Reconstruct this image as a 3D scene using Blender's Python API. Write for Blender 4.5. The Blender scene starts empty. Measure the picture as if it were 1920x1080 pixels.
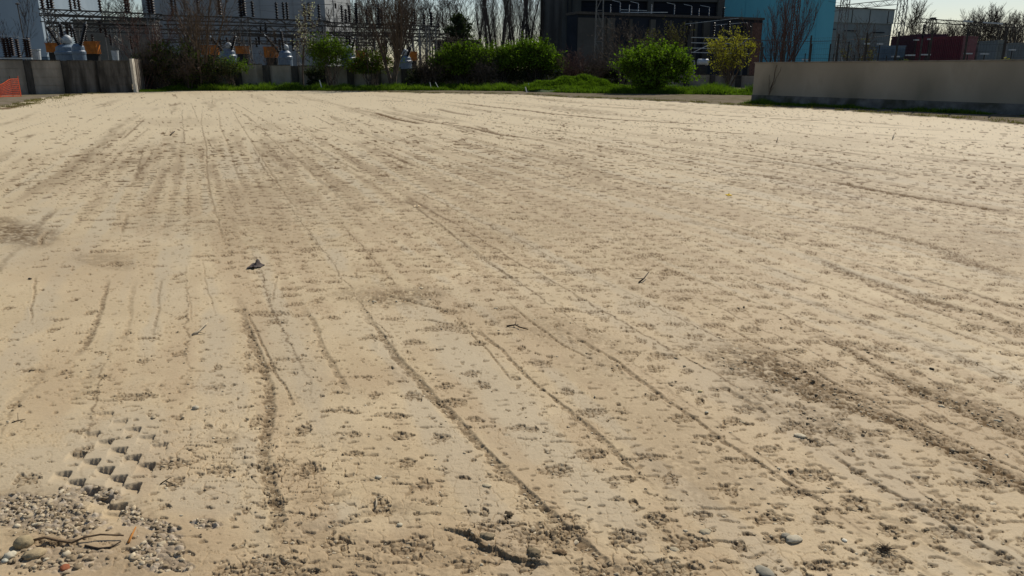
import bpy, math, random
import numpy as np
from math import radians, sin, cos, tan, atan, pi, sqrt

# ------------------------------------------------------------------ camera, sky, sun, exposure
FPX = 1400.0; PITCH = radians(16.3); EYE = 1.7
scene = bpy.context.scene
cam_d = bpy.data.cameras.new("camera"); cam_d.lens = FPX/1920*36; cam_d.sensor_width = 36
cam_d.clip_start = 0.05; cam_d.clip_end = 9000
cam = bpy.data.objects.new("camera", cam_d); scene.collection.objects.link(cam)
cam.location = (0, 0, EYE); cam.rotation_euler = (pi/2 - PITCH, 0, 0)
scene.camera = cam
SUN_EL = radians(44); SUN_AZ = radians(34)          # azimuth to the right of the view direction (+Y)
world = bpy.data.worlds.new("World"); scene.world = world; world.use_nodes = True
wn = world.node_tree.nodes; wl = world.node_tree.links
sky = wn.new("ShaderNodeTexSky"); sky.sky_type = 'NISHITA'; sky.sun_disc = False
sky.sun_elevation = SUN_EL; sky.sun_rotation = SUN_AZ
sky.air_density = 1.0; sky.dust_density = 0.7; sky.ozone_density = 1.6; sky.altitude = 100
bg = wn["Background"]; bg.inputs[1].default_value = 0.078
wl.new(sky.outputs[0], bg.inputs[0])
sd = bpy.data.lights.new("sun", 'SUN'); sd.energy = 4.6; sd.angle = radians(0.53); sd.color = (1.0, 0.93, 0.82)
so = bpy.data.objects.new("sun", sd); scene.collection.objects.link(so)
so.rotation_euler = (pi/2 - SUN_EL, 0, pi - SUN_AZ)
so.location = (30, 40, 60)
scene.view_settings.view_transform = 'Standard'; scene.view_settings.look = 'None'
scene.view_settings.exposure = 0.0; scene.view_settings.gamma = 1.0

# ------------------------------------------------------------------ helpers
rng = np.random.default_rng(7); random.seed(7)
C = scene.collection

def at(x, y, Y):
    """point at depth Y whose image is photo pixel x, y (1920 x 1080)"""
    t = Y/(FPX*cos(PITCH) + (540-y)*sin(PITCH))
    return (t*(x-960), Y, EYE + t*(-FPX*sin(PITCH) + (540-y)*cos(PITCH)))
def gnd(x, y, z=0.0):
    dz = -FPX*sin(PITCH) + (540-y)*cos(PITCH)
    t = (z-EYE)/dz
    return (t*(x-960), t*(FPX*cos(PITCH) + (540-y)*sin(PITCH)), z)
def X_(x, Y): return at(x, 131, Y)[0]
def Z_(y, Y): return at(960, y, Y)[2]

def hsh(ix, iy, seed):
    h = (ix.astype(np.int64)*374761393 + iy.astype(np.int64)*668265263 + seed*1442695041) & 0xffffffff
    h = ((h ^ (h >> 13))*1274126177) & 0xffffffff
    h = ((h ^ (h >> 16))*2246822519) & 0xffffffff
    return (h ^ (h >> 15)) & 0xffffffff
def rnd(ix, iy, seed): return hsh(ix, iy, seed).astype(np.float64)/4294967295.0
GT = np.stack([np.cos(np.arange(256)*2*pi/256), np.sin(np.arange(256)*2*pi/256)], 1)
def gnoise(x, y, seed=0):
    ix = np.floor(x).astype(np.int64); iy = np.floor(y).astype(np.int64)
    fx = x-ix; fy = y-iy
    u = fx*fx*fx*(fx*(fx*6-15)+10); v = fy*fy*fy*(fy*(fy*6-15)+10)
    def g(dx, dy):
        k = (hsh(ix+dx, iy+dy, seed) & 255)
        return GT[k, 0]*(fx-dx) + GT[k, 1]*(fy-dy)
    a = g(0, 0); b = g(1, 0); c = g(0, 1); d = g(1, 1)
    return 1.5*((a*(1-u)+b*u)*(1-v) + (c*(1-u)+d*u)*v)
def fbm(x, y, seed=0, o=3):
    s = 0; a = 1; t = 0
    for k in range(o):
        s = s + a*gnoise(x*2**k, y*2**k, seed+k*17); t += a; a *= .55
    return s/t*1.4
def worley(x, y, seed=0):
    ix = np.floor(x).astype(np.int64); iy = np.floor(y).astype(np.int64)
    f1 = np.full(x.shape, 9.0); f2 = np.full(x.shape, 9.0); cid = np.zeros(x.shape)
    for dx in (-1, 0, 1):
        for dy in (-1, 0, 1):
            jx = ix+dx; jy = iy+dy
            px = jx+.15+.7*rnd(jx, jy, seed); py = jy+.15+.7*rnd(jx, jy, seed+5)
            d = np.hypot(x-px, y-py)
            m = d < f1
            f2 = np.where(m, f1, np.minimum(f2, d)); cid = np.where(m, rnd(jx, jy, seed+9), cid); f1 = np.where(m, d, f1)
    return f1, f2, cid
def ss(a, b, x):
    t = np.clip((x-a)/(b-a), 0, 1); return t*t*(3-2*t)

def raw_mesh(name, V, F):
    """V (n,3), F (m,k) arrays"""
    V = np.asarray(V, dtype=np.float32); F = np.asarray(F, dtype=np.int32)
    me = bpy.data.meshes.new(name); k = F.shape[1]
    me.vertices.add(len(V)); me.vertices.foreach_set("co", V.ravel())
    me.loops.add(F.size); me.loops.foreach_set("vertex_index", F.ravel())
    me.polygons.add(len(F)); me.polygons.foreach_set("loop_start", np.arange(0, F.size, k, dtype=np.int32))
    me.polygons.foreach_set("loop_total", np.full(len(F), k, dtype=np.int32))
    me.polygons.foreach_set("use_smooth", np.zeros(len(F), dtype=bool))
    me.update(calc_edges=True)
    return me

class MB:
    """collects quads"""
    def __init__(s): s.V = []; s.F = []; s.n = 0
    def add(s, V, F):
        V = np.asarray(V, float).reshape(-1, 3); F = np.asarray(F, int).reshape(-1, 4)
        s.V.append(V); s.F.append(F+s.n); s.n += len(V)
    def box(s, c, d, rz=0.0, taper=1.0):
        cx, cy, cz = c; x, y, z = d[0]/2, d[1]/2, d[2]/2
        P = []
        for k, sz in ((1, -z), (taper, z)):
            for sx, sy in ((-1, -1), (1, -1), (1, 1), (-1, 1)):
                a, b = sx*x*k, sy*y*k
                P.append((cx+a*cos(rz)-b*sin(rz), cy+a*sin(rz)+b*cos(rz), cz+sz))
        s.add(P, [(0, 3, 2, 1), (4, 5, 6, 7), (0, 1, 5, 4), (1, 2, 6, 5), (2, 3, 7, 6), (3, 0, 4, 7)])
    def slab(s, a, b, z0, z1, th, off=0.0):
        """upright slab whose plan runs from a to b"""
        dx, dy = b[0]-a[0], b[1]-a[1]; L = math.hypot(dx, dy); rz = math.atan2(dy, dx)
        nx, ny = sin(rz), -cos(rz)
        s.box(((a[0]+b[0])/2+nx*off, (a[1]+b[1])/2+ny*off, (z0+z1)/2), (L, th, z1-z0), rz)
    def bar(s, p, q, r0, r1=None, n=4, caps=True):
        s.tubes(np.array([p]), np.array([q]), np.array([r0]), np.array([r0 if r1 is None else r1]), n)
        if caps:
            b = s.n-2*n
            if n == 4: s.F.append(np.array([[b, b+3, b+2, b+1], [b+4, b+5, b+6, b+7]]))
            if n == 8: s.F.append(np.array([[b, b+3, b+2, b+1], [b, b+5, b+4, b+3], [b, b+7, b+6, b+5], [b+8, b+9, b+10, b+11], [b+8, b+11, b+12, b+13], [b+8, b+13, b+14, b+15]]))
    def tubes(s, P, Q, r0, r1, n=3):
        P = np.asarray(P, float); Q = np.asarray(Q, float)
        d = Q-P; L = np.linalg.norm(d, axis=1, keepdims=True); L[L == 0] = 1e-6; d = d/L
        ref = np.where(np.abs(d[:, 2:3]) > .9, np.array([[1., 0, 0]]), np.array([[0, 0, 1.]]))
        u = np.cross(d, ref); u /= np.linalg.norm(u, axis=1, keepdims=True); v = np.cross(d, u)
        a = np.arange(n)*2*pi/n + pi/4
        ring = u[:, None, :]*np.cos(a)[None, :, None] + v[:, None, :]*np.sin(a)[None, :, None]
        A = P[:, None, :]+ring*np.asarray(r0)[:, None, None]; B = Q[:, None, :]+ring*np.asarray(r1)[:, None, None]
        V = np.concatenate([A, B], 1).reshape(-1, 3)
        base = (np.arange(len(P))*2*n)[:, None, None]; k = np.arange(n); k2 = (k+1) % n
        F = np.stack([k, k2, k2+n, k+n], 1)[None]+base
        s.add(V, F.reshape(-1, 4))
    def lathe(s, c, prof, n=10, ax=(0, 0, 1)):
        """prof list of (radius, height along ax)"""
        ax = np.array(ax, float); ax /= np.linalg.norm(ax)
        ref = np.array([1., 0, 0]) if abs(ax[2]) > .9 else np.array([0, 0, 1.])
        u = np.cross(ax, ref); u /= np.linalg.norm(u); v = np.cross(ax, u)
        V = []
        for r, h in prof:
            for k in range(n):
                t = 2*pi*k/n; V.append(np.array(c)+ax*h+u*r*cos(t)+v*r*sin(t))
        F = []
        for i in range(len(prof)-1):
            for k in range(n):
                k2 = (k+1) % n; F.append((i*n+k, i*n+k2, (i+1)*n+k2, (i+1)*n+k))
        s.add(V, F)
    def quads(s, Cn, U, W):
        """quads centred Cn with half axes U, W"""
        V = np.stack([Cn-U-W, Cn+U-W, Cn+U+W, Cn-U+W], 1).reshape(-1, 3)
        F = np.arange(len(Cn)*4).reshape(-1, 4); s.add(V, F)
    def build(s, name, mat, parent=None, smooth=False, loc=None):
        V = np.concatenate(s.V); F = np.concatenate(s.F)
        o0 = np.zeros(3)
        if parent is not None: o0 = np.array(origin_of(parent))
        elif loc is not None: o0 = np.array(loc)
        me = raw_mesh(name, V-o0, F); me.materials.append(mat)
        if smooth: me.polygons.foreach_set("use_smooth", np.ones(len(F), dtype=bool))
        o = bpy.data.objects.new(name, me); C.objects.link(o)
        if parent is not None: o.parent = parent
        elif loc is not None: o.location = loc
        ORG[o.name] = tuple(o0)
        return o
ORG = {}
def origin_of(o): return ORG.get(o.name, (0, 0, 0))
def thing(name, label, cat, loc=(0, 0, 0), group=None):
    o = bpy.data.objects.new(name, None); C.objects.link(o); o.location = loc; o.empty_display_size = .2
    ORG[o.name] = tuple(loc); return tag(o, label, cat, group)
def tag(o, label=None, cat=None, group=None, kind=None):
    if label: o['label'] = label
    if cat: o['category'] = cat
    if group: o['group'] = group
    if kind: o['kind'] = kind
    return o
def dup(root, loc, rz=0, sc=1.0, label=None, group=None, szz=None):
    r = root.copy(); C.objects.link(r); r.location = loc; r.rotation_euler = (0, 0, rz); r.scale = (sc, sc, szz or sc)
    if label: r['label'] = label
    if group: r['group'] = group
    for ch in list(root.children):
        c = ch.copy(); C.objects.link(c); c.parent = r
        for g in ch.children:
            d = g.copy(); C.objects.link(d); d.parent = c
    return r

# ------------------------------------------------------------------ materials
def newmat(name):
    m = bpy.data.materials.new(name); m.use_nodes = True
    nt = m.node_tree; b = nt.nodes["Principled BSDF"]; b.inputs["Roughness"].default_value = .85
    b.inputs["Specular IOR Level"].default_value = .25
    return m, nt, b
def rgb(h):
    """0-255 sRGB triple to linear"""
    return tuple(((c/255)/12.92 if c/255 <= .04045 else ((c/255+.055)/1.055)**2.4) for c in h)+(1,)
def noise_mat(name, c1, c2, scale=3.0, rough=.85, metal=0, stretch=(1, 1, 1), c3=None, s3=.6, bump=.0, spec=.25, detail=6, coords='Object', contrast=(.35, .65)):
    m, nt, b = newmat(name); N = nt.nodes; L = nt.links
    tc = N.new("ShaderNodeTexCoord"); mp = N.new("ShaderNodeMapping"); mp.inputs['Scale'].default_value = stretch
    L.new(tc.outputs[coords], mp.inputs[0])
    n = N.new("ShaderNodeTexNoise"); n.inputs['Scale'].default_value = scale; n.inputs['Detail'].default_value = detail; n.inputs['Roughness'].default_value = .65
    L.new(mp.outputs[0], n.inputs[0])
    r = N.new("ShaderNodeValToRGB"); r.color_ramp.elements[0].position = contrast[0]; r.color_ramp.elements[1].position = contrast[1]
    r.color_ramp.elements[0].color = c1; r.color_ramp.elements[1].color = c2
    L.new(n.outputs['Fac'], r.inputs[0]); out = r.outputs[0]
    if c3:
        n2 = N.new("ShaderNodeTexNoise"); n2.inputs['Scale'].default_value = s3; n2.inputs['Detail'].default_value = 5
        L.new(mp.outputs[0], n2.inputs[0])
        r2 = N.new("ShaderNodeValToRGB"); r2.color_ramp.elements[0].position = .48; r2.color_ramp.elements[1].position = .66
        L.new(n2.outputs['Fac'], r2.inputs[0])
        mx = N.new("ShaderNodeMixRGB"); mx.inputs[2].default_value = c3
        L.new(r2.outputs[0], mx.inputs[0]); L.new(out, mx.inputs[1]); out = mx.outputs[0]
    L.new(out, b.inputs['Base Color'])
    b.inputs['Roughness'].default_value = rough; b.inputs['Metallic'].default_value = metal; b.inputs["Specular IOR Level"].default_value = spec
    if bump:
        bp = N.new("ShaderNodeBump"); bp.inputs['Strength'].default_value = bump; bp.inputs['Distance'].default_value = .02
        L.new(n.outputs['Fac'], bp.inputs['Height']); L.new(bp.outputs[0], b.inputs['Normal'])
    return m
def leaf_mat(name, c1, c2, trans=.35, scale=1.2):
    m = noise_mat(name, c1, c2, scale=scale, rough=.85, spec=.1, coords='Object', contrast=(.3, .7))
    nt = m.node_tree; N = nt.nodes; L = nt.links; b = N["Principled BSDF"]
    t = N.new("ShaderNodeBsdfTranslucent"); mx = N.new("ShaderNodeMixShader"); mx.inputs[0].default_value = trans
    src = b.inputs['Base Color'].links[0].from_socket
    g = N.new("ShaderNodeMixRGB"); g.blend_type = 'MULTIPLY'; g.inputs[0].default_value = 1; g.inputs[2].default_value = (1.2, 1.35, .6, 1)
    L.new(src, g.inputs[1]); L.new(g.outputs[0], t.inputs[0])
    L.new(b.outputs[0], mx.inputs[1]); L.new(t.outputs[0], mx.inputs[2]); L.new(mx.outputs[0], N["Material Output"].inputs[0])
    return m
G = lambda v, w=1.0, z=1.0: (v*w, v, v*z, 1)
M = {}
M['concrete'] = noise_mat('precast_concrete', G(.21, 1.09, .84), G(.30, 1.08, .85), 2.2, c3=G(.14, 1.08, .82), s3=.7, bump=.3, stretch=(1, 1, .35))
M['concrete_dark'] = noise_mat('dark_concrete', G(.025, 1.05, .9), G(.075, 1.05, .9), 3.0, c3=G(.018, 1.0, .8), s3=.9, bump=.3, stretch=(1, 1, .3))  # blotchy dark tone for piers, copings and the backing board
M['concrete_mid'] = noise_mat('streaked_concrete', G(.035, 1.05, .9), G(.15, 1.04, .92), 1.6, c3=G(.022, 1.0, .8), s3=1.1, bump=.3, stretch=(1, 1, .18))
M['concrete_sunlit'] = noise_mat('sunlit_concrete', G(.5, 1.08, .82), G(.62, 1.08, .84), 4, bump=.2)  # end post tone: sunlight on the concrete put into its colour
M['render'] = noise_mat('rendered_wall', G(.235, 1.13, .78), G(.30, 1.12, .80), 1.0, c3=G(.17, 1.12, .76), s3=.5, bump=.15, stretch=(1, 1, .45))
M['plinth'] = noise_mat('wall_plinth', G(.09, 1.0, .95), G(.17, 1.0, .95), 2.2, c3=G(.05, .95, .7), s3=1.2, bump=.3)
M['coping'] = noise_mat('wall_coping', G(.13, 1.15, .8), G(.22, 1.12, .82), 3)
M['bark'] = noise_mat('bark', rgb((62, 52, 44)), rgb((104, 92, 80)), 6, stretch=(1, 1, .3), rough=.9)
M['bark_dark'] = noise_mat('bark_dark', rgb((58, 53, 49)), rgb((88, 80, 74)), 6, stretch=(1, 1, .3), rough=.9)
M['bark_red'] = noise_mat('bark_reddish', rgb((66, 48, 44)), rgb((108, 82, 72)), 6, rough=.9)
M['bark_pale'] = noise_mat('bark_pale', rgb((96, 88, 78)), rgb((150, 140, 126)), 6, rough=.9)
M['leaf'] = leaf_mat('leaf_green', (.05, .085, .008, 1), (.10, .15, .016, 1))
M['leaf_bright'] = leaf_mat('leaf_spring', (.07, .14, .008, 1), (.15, .24, .018, 1), .4)
M['leaf_yellow'] = leaf_mat('leaf_yellow', (.22, .21, .02, 1), (.36, .32, .05, 1), .4)
M['leaf_olive'] = leaf_mat('leaf_olive', (.07, .07, .025, 1), (.12, .11, .045, 1), .3)
M['leaf_dark'] = leaf_mat('leaf_dark', (.02, .032, .016, 1), (.045, .06, .026, 1), .2)
M['leaf_orange'] = leaf_mat('leaf_dry', (.13, .06, .025, 1), (.2, .09, .03, 1), .2)
M['blossom'] = leaf_mat('blossom', (.45, .42, .38, 1), (.65, .62, .57, 1), .3)
M['grass'] = leaf_mat('grass_blades', (.045, .085, .008, 1), (.125, .20, .018, 1), .4, 1.6)
M['steel'] = noise_mat('galvanised_steel', G(.12, 1.02, .95), G(.22, 1.0, .96), 5, rough=.55, metal=.4)
M['steel_dark'] = noise_mat('weathered_steel', G(.04, 1.1, .9), G(.08, 1.1, .85), 5, rough=.7, metal=.2)
M['insul'] = noise_mat('brown_porcelain', rgb((34, 22, 20)), rgb((54, 36, 31)), 5, rough=.5, spec=.3)
M['insul_dark'] = noise_mat('dark_porcelain', rgb((16, 16, 20)), rgb((28, 27, 29)), 5, rough=.5, spec=.3)
M['tank'] = noise_mat('tank_paint', rgb((84, 100, 116)), rgb((104, 120, 134)), 4, rough=.45, spec=.4)
M['tank_pale'] = noise_mat('pale_tank_paint', rgb((150, 160, 165)), rgb((185, 190, 192)), 4, rough=.5)
M['orange'] = noise_mat('orange_paint', rgb((150, 86, 26)), rgb((188, 110, 34)), 3, rough=.5)
M['black'] = noise_mat('dark_paint', G(.012), G(.03), 3, rough=.6)
M['b_blue'] = noise_mat('pale_blue_cladding', rgb((145, 161, 172)), rgb((159, 174, 184)), .4, stretch=(1, 1, .2), rough=.9, spec=.1)
M['b_blue_low'] = noise_mat('blue_grey_base', rgb((88, 106, 121)), rgb((99, 117, 132)), .4, rough=.9, spec=.1)
M['b_grey'] = noise_mat('grey_cladding', rgb((145, 149, 150)), rgb((159, 162, 163)), .3, stretch=(1, 1, .2), rough=.9, spec=.1)
M['b_conc'] = noise_mat('building_concrete', rgb((76, 77, 74)), rgb((94, 94, 89)), .5, stretch=(1, 1, .25), c3=rgb((54, 55, 53)), s3=.3, rough=.9, spec=.1)
M['b_conc2'] = noise_mat('building_panel', rgb((72, 72, 69)), rgb((86, 85, 81)), .4, rough=.9, spec=.1)
M['b_glass'] = noise_mat('dark_glazing', rgb((10, 18, 28)), rgb((16, 26, 38)), .4, rough=.6, spec=.15)
M['b_navy'] = noise_mat('dark_blue_cladding', rgb((32, 38, 45)), rgb((42, 48, 56)), .4, rough=.9, spec=.1)
M['b_teal'] = noise_mat('blue_cladding', rgb((96, 170, 188)), rgb((103, 179, 197)), .25, rough=.8, spec=.1, stretch=(1, 1, .3))
M['b_hall'] = noise_mat('hall_cladding', rgb((139, 148, 148)), rgb((154, 162, 161)), .4, rough=.9, spec=.1)
M['b_hall2'] = noise_mat('hall_low_cladding', rgb((112, 119, 119)), rgb((128, 134, 134)), .4, rough=.9, spec=.1)
M['maroon'] = noise_mat('maroon_paint', rgb((86, 42, 51)), rgb((106, 49, 57)), .8, rough=.6)
M['maroon_shaded'] = noise_mat('maroon_end_shade', rgb((62, 40, 51)), rgb((75, 46, 57)), .8, rough=.6)  # maroon of the shaded end, the shade put into the colour
M['b_ctrl'] = noise_mat('control_building_wall', rgb((112, 110, 104)), rgb((130, 128, 120)), .5, rough=.9, spec=.1)
M['net'] = noise_mat('orange_netting', rgb((225, 85, 40)), rgb((240, 105, 55)), 4, rough=.6)
M['stone'] = None

# ------------------------------------------------------------------ the ground
H_FEAT = []
def poly_world(pts): return np.array([gnd(x, y)[:2] for x, y in pts])
def seg_dist(x, y, P):
    """distance, side sign and param 0..1 to polyline P"""
    best = np.full(x.shape, 1e9); side = np.zeros(x.shape); par = np.zeros(x.shape); L = len(P)-1
    for i in range(L):
        a = P[i]; b = P[i+1]; d = b-a; l2 = (d**2).sum()
        t = np.clip(((x-a[0])*d[0]+(y-a[1])*d[1])/l2, 0, 1)
        ex = x-(a[0]+t*d[0]); ey = y-(a[1]+t*d[1]); q = np.hypot(ex, ey)
        m = q < best
        side = np.where(m, np.sign(d[0]*ey-d[1]*ex), side); par = np.where(m, (i+t)/L, par); best = np.where(m, q, best)
    return best, side, par
# (points in the photo, width in m, dampness with painted ridge shade on far lines, depth in m, roughness)
TRACKS = [
 ([(447,557),(460,607),(477,653),(493,693),(503,727),(508,770),(500,810),(492,853),(507,920),(520,973),(524,1000)], .040, .85, .016, 1),
 ([(460,577),(480,620),(500,667),(520,707),(540,733),(552,760)], .014, .8, .012, .5),
 ([(570,573),(587,603),(600,640),(617,677),(637,710),(650,730)], .032, .6, .012, 1),
 ([(202,523),(193,557),(180,600),(170,633),(147,663)], .030, .8, .012, .8),
 ([(67,517),(63,560),(57,603)], .012, .7, .008, .4), ([(253,527),(240,587),(233,640)], .03, .4, .006, 1),
 ([(302,520),(297,567),(287,630)], .018, .55, .008, .8), ([(378,487),(388,537),(400,583)], .010, .5, .006, .3),
 ([(352,540),(360,600)], .008, .4, .005, .3), ([(518,517),(512,565)], .012, .55, .006, .4),
 ([(380,203),(377,233),(387,273),(388,317),(393,360),(403,393),(413,433),(422,463)], .026, .6, .008, .9),
 ([(432,200),(447,227),(473,267),(500,310),(520,343),(537,367),(560,400)], .022, .55, .008, .9),
 ([(410,207),(413,240),(427,267),(443,320),(463,367)], .028, .45, .008, .8),
 ([(273,222),(227,263)], .05, .7, .01, .3), ([(280,240),(250,263)], .04, .5, .01, .3),
 ([(567,260),(607,283),(637,303),(690,330)], .04, .5, .01, .6), ([(500,253),(547,287),(593,333),(627,363),(690,410)], .05, .45, .01, 1),
 ([(345,240),(330,330),(315,420),(310,450)], .06, .28, .004, 1), ([(322,235),(300,330),(285,400)], .06, .22, .004, 1),
 ([(240,400),(228,438)], .025, .6, .008, .4), ([(88,430),(73,458)], .03, .95, .02, .4), ([(165,300),(110,325)], .03, .3, .008, .5),
 ([(673,567),(697,607),(727,647),(753,683),(783,710),(815,750),(827,760),(867,800),(907,843),(950,890),(983,923),(1017,953),(1057,987),(1107,1030),(1150,1070),(1190,1110)], .036, .8, .018, 1.2),
 ([(853,587),(873,617),(907,650),(943,693),(960,715)], .012, .7, .010, .4),
 ([(890,612),(910,632),(940,657),(967,687),(1000,717),(1047,753),(1067,767),(1107,800),(1140,833),(1173,870),(1230,920)], .022, .75, .014, 1),
 ([(953,567),(993,600),(1030,627),(1057,647),(1110,675)], .014, .85, .012, .4),
 ([(1053,620),(1107,650),(1157,680),(1203,717),(1250,750),(1280,770),(1320,800),(1360,830),(1407,857),(1440,880),(1480,907),(1527,933),(1557,953)], .018, .8, .012, .9),
 ([(803,410),(840,437),(893,470),(940,507),(973,533)], .022, .55, .008, .5), ([(720,450),(770,485)], .012, .4, .005, .4), ([(860,418),(900,450)],.02,.3,.004,.5),
 ([(700,548),(760,560),(793,570),(850,581)], .030, .9, .014, .6), ([(800,598),(853,610)], .020, .85, .010, .5),
 ([(1340,600),(1380,623),(1430,650),(1487,673),(1547,707),(1600,737),(1620,744),(1673,770),(1753,807),(1827,840),(1913,880),(1990,915)], .011, 1.0, .016, .3),
 ([(1440,655),(1470,660),(1500,668)], .015, .95, .012, .4), ([(1440,690),(1513,715),(1580,735),(1612,742)], .035, 1.0, .014, .5),
 ([(1470,700),(1513,740),(1580,760),(1663,783),(1730,817),(1813,857),(1913,907),(1990,940)], .105, 1.0, .008, .9),
 ([(1530,627),(1580,653),(1630,683),(1673,707),(1700,720),(1763,750),(1830,780),(1913,817),(1990,845)], .055, 1.0, .014, .9),
 ([(1640,690),(1703,722),(1763,745),(1830,770),(1913,800)], .11, .85, .006, 1.0),
 ([(1400,487),(1480,517),(1553,540),(1630,570),(1713,597),(1813,633),(1913,667)], .022, .75, .012, .6),
 ([(1513,477),(1580,510),(1663,537),(1747,567),(1847,593),(1913,617),(1980,640)], .10, .9, .010, 1.1),
 ([(1567,500),(1650,545),(1747,583),(1913,645)], .035, .85, .01, .8),
 ([(1567,417),(1663,440),(1747,463),(1813,493),(1913,523)], .15, .85, .008, 1.2), ([(1800,490),(1913,525)], .03, .8, .01, .5),
 ([(1347,720),(1380,742),(1420,763),(1440,785)], .022, .6, .010, 1), ([(1547,843),(1597,880),(1657,917),(1747,967),(1780,987),(1847,1027),(1913,1057)], .020, .8, .012, .8),
 ([(1593,933),(1680,980),(1763,1027),(1850,1075)], .035, .35, .006, 1.3), ([(1850,1040),(1920,1075)], .05, .5, .006, 1.3),
 ([(1280,242),(1380,250),(1450,253)], .09, .8, .015, .8), ([(1357,283),(1447,297),(1527,310),(1613,330)], .10, .7, .012, 1.2),
 ([(1633,307),(1747,323),(1877,340),(1960,352)], .05, .65, .012, .6), ([(1547,340),(1647,357),(1747,373),(1913,400)], .15, .95, .012, 1.2),
 ([(1280,212),(1430,220),(1560,228)], .10, .7, .015, .6), ([(1580,247),(1740,258),(1913,268)], .09, .6, .012, .8), ([(1440,238),(1580,262),(1700,275)], .12, .4, .01, 1.2),
 ([(1280,413),(1363,430),(1420,445)], .10, .5, .008, 1.3), ([(697,210),(750,225),(793,233)], .08, .8, .014, .5),
 ([(760,220),(807,230),(873,237),(940,252),(1010,262)], .08, .75, .014, .7), ([(833,190),(940,202),(1040,213),(1140,223),(1247,230),(1330,234)], .11, .8, .02, .6),
 ([(1200,237),(1273,240),(1330,246)], .16, .7, .02, .8), ([(817,203),(853,212),(890,218)], .09, .6, .012, .5),
 ([(857,250),(930,275),(1007,287),(1090,300)], .16, .35, .006, 1.5), ([(920,230),(1000,238),(1100,250),(1180,262)], .15, .35, .006, 1.4),
 ([(1100,198),(1180,203),(1260,207)], .10, .7, .015, .5), ([(1000,183),(1040,189),(1100,194)],.1,.5,.012,.6), ([(1440,222),(1600,236),(1800,246)], .08, .45, .01, .8),
 ([(700,188),(760,190)], .10, .5, .01, .8), ([(920,192),(980,196)], .18, .45, .01, .9), ([(1690,262),(1800,285),(1913,300)], .1, .4, .01, 1.3),
 ([(0,205),(50,195)], .1, .8, .01, .6), ([(560,262),(620,300),(700,350),(790,400)], .05, .25, .005, 1.2), ([(640,215),(760,262),(880,300),(1000,330)], .09, .22, .005, 1.3),
 ([(600,215),(690,262),(800,320)], .06, .2, .004, 1.2), ([(1500,560),(1600,600),(1720,640),(1913,730)], .05, .35, .006, 1.3), ([(1130,470),(1230,500),(1340,540)],.04,.2,.004,1.2),
 ([(20,760),(60,720),(90,680)], .05, .35, .006, 1.4), ([(130,760),(160,720),(180,680)], .05, .25, .005, 1.4), ([(690,905),(750,880),(800,870)],.03,.2,.004,1.2),
 ([(600,1000),(640,985),(690,965),(760,950)], .025, .5, .012, 1), ([(540,950),(600,935),(660,930)], .03, .45, .006, 1.4), ([(1500,860),(1560,905),(1600,930)], .02,.3,.005,1.2),
 ([(870,1045),(930,1028),(1000,1045),(1060,1010)],.03,.5,.008,1.5), ([(1000,985),(1050,1000)], .07, .7, .004, 1.6), ([(540,990),(700,1030),(870,1062)],.05,.3,.006,1.5),
]
# photo ellipses cx, cy, rx, ry, tilt (dy/dx), strength -> damp / grey dust / reddish soil
DAMP = [(740,553,100,20,0,.7),(1040,622,130,32,.25,.4),(1480,705,170,36,.33,.95),(1560,800,90,26,.4,.6),(1440,760,80,26,.4,.4),(1840,770,120,24,.42,.6),(30,435,75,26,.12,.95),(95,440,20,14,0,.7),(200,490,75,14,.12,.45),(980,430,170,50,0,.28),(880,450,60,30,0,.2),
 (1760,450,200,40,.3,.30),(1400,500,160,30,.1,.12),(1300,470,300,60,0,.12),(1230,810,140,90,.4,.16),(1330,900,120,70,.3,.3),(1520,265,170,14,.05,.3),(1130,700,80,40,.3,.25),(420,820,30,16,0,.55),(520,1010,45,40,0,.35),
 (300,1055,140,60,0,.3),(700,1065,330,34,0,.35),(1150,1075,200,30,0,.35),(640,1010,60,40,0,.2),(860,1040,150,50,0,.3),(1050,1010,60,40,0,.4),(340,310,120,50,0,.12),(320,400,110,50,0,.2),(450,430,110,45,0,.26),(250,960,60,30,.4,.45),(60,975,120,60,.1,.55),(740,955,70,22,0,.35),(1660,1032,16,9,0,.8),
 (620,425,140,45,0,.16),(1000,330,180,35,.1,.16),(1160,420,200,55,0,.16),(1600,330,260,40,.1,.16),(1850,455,110,40,.2,.4),(330,230,80,10,0,.3),(500,238,40,9,0,.35),(540,270,40,8,0,.35),(1230,1000,60,30,0,.2),(560,720,60,60,.3,.1),(1850,740,100,40,.4,.15)]
DUST = [(385,935,95,42,0,.9),(620,970,60,26,-.3,.9),(90,880,150,60,0,.75),(215,850,130,95,0,.95),(870,680,70,60,.7,.8),(960,780,90,80,.8,.8),(1090,900,90,70,.7,.6),(720,620,110,40,.2,.35),(520,620,60,50,0,.6),(560,690,60,50,.3,.55),
 (540,390,120,30,0,.35),(900,560,140,40,0,.3),(300,430,100,30,0,.4),(60,480,80,30,0,.5),(330,560,40,40,0,.4),(620,800,60,40,0,.3),(1200,540,150,30,0,.3),(1010,215,160,14,0,.35),(280,310,80,20,0,.2),(1130,950,90,40,.4,.5)]
RED = [(700,710,90,30,0,.8),(1010,655,90,35,.1,.9),(150,500,140,60,0,.7),(310,690,80,25,0,.5),(850,1030,260,70,0,.9),(330,1020,150,70,0,1.0),(160,1050,220,60,0,1.0),(600,1060,300,40,0,.8),(1340,850,200,130,.2,.6),(1480,780,420,230,.3,.55),(1080,640,260,60,.2,.5),(1700,900,250,150,.3,.45),(1110,410,260,80,0,.25),
 (1740,360,250,120,.1,.3),(430,245,200,60,0,.3),(330,860,70,50,0,.5),(900,900,200,60,0,.3),(1400,1000,300,80,0,.45),(740,860,120,60,0,.3),(100,700,200,70,0,.25),(270,900,25,50,.5,.7),(1860,460,150,60,.2,.4)]
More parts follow.
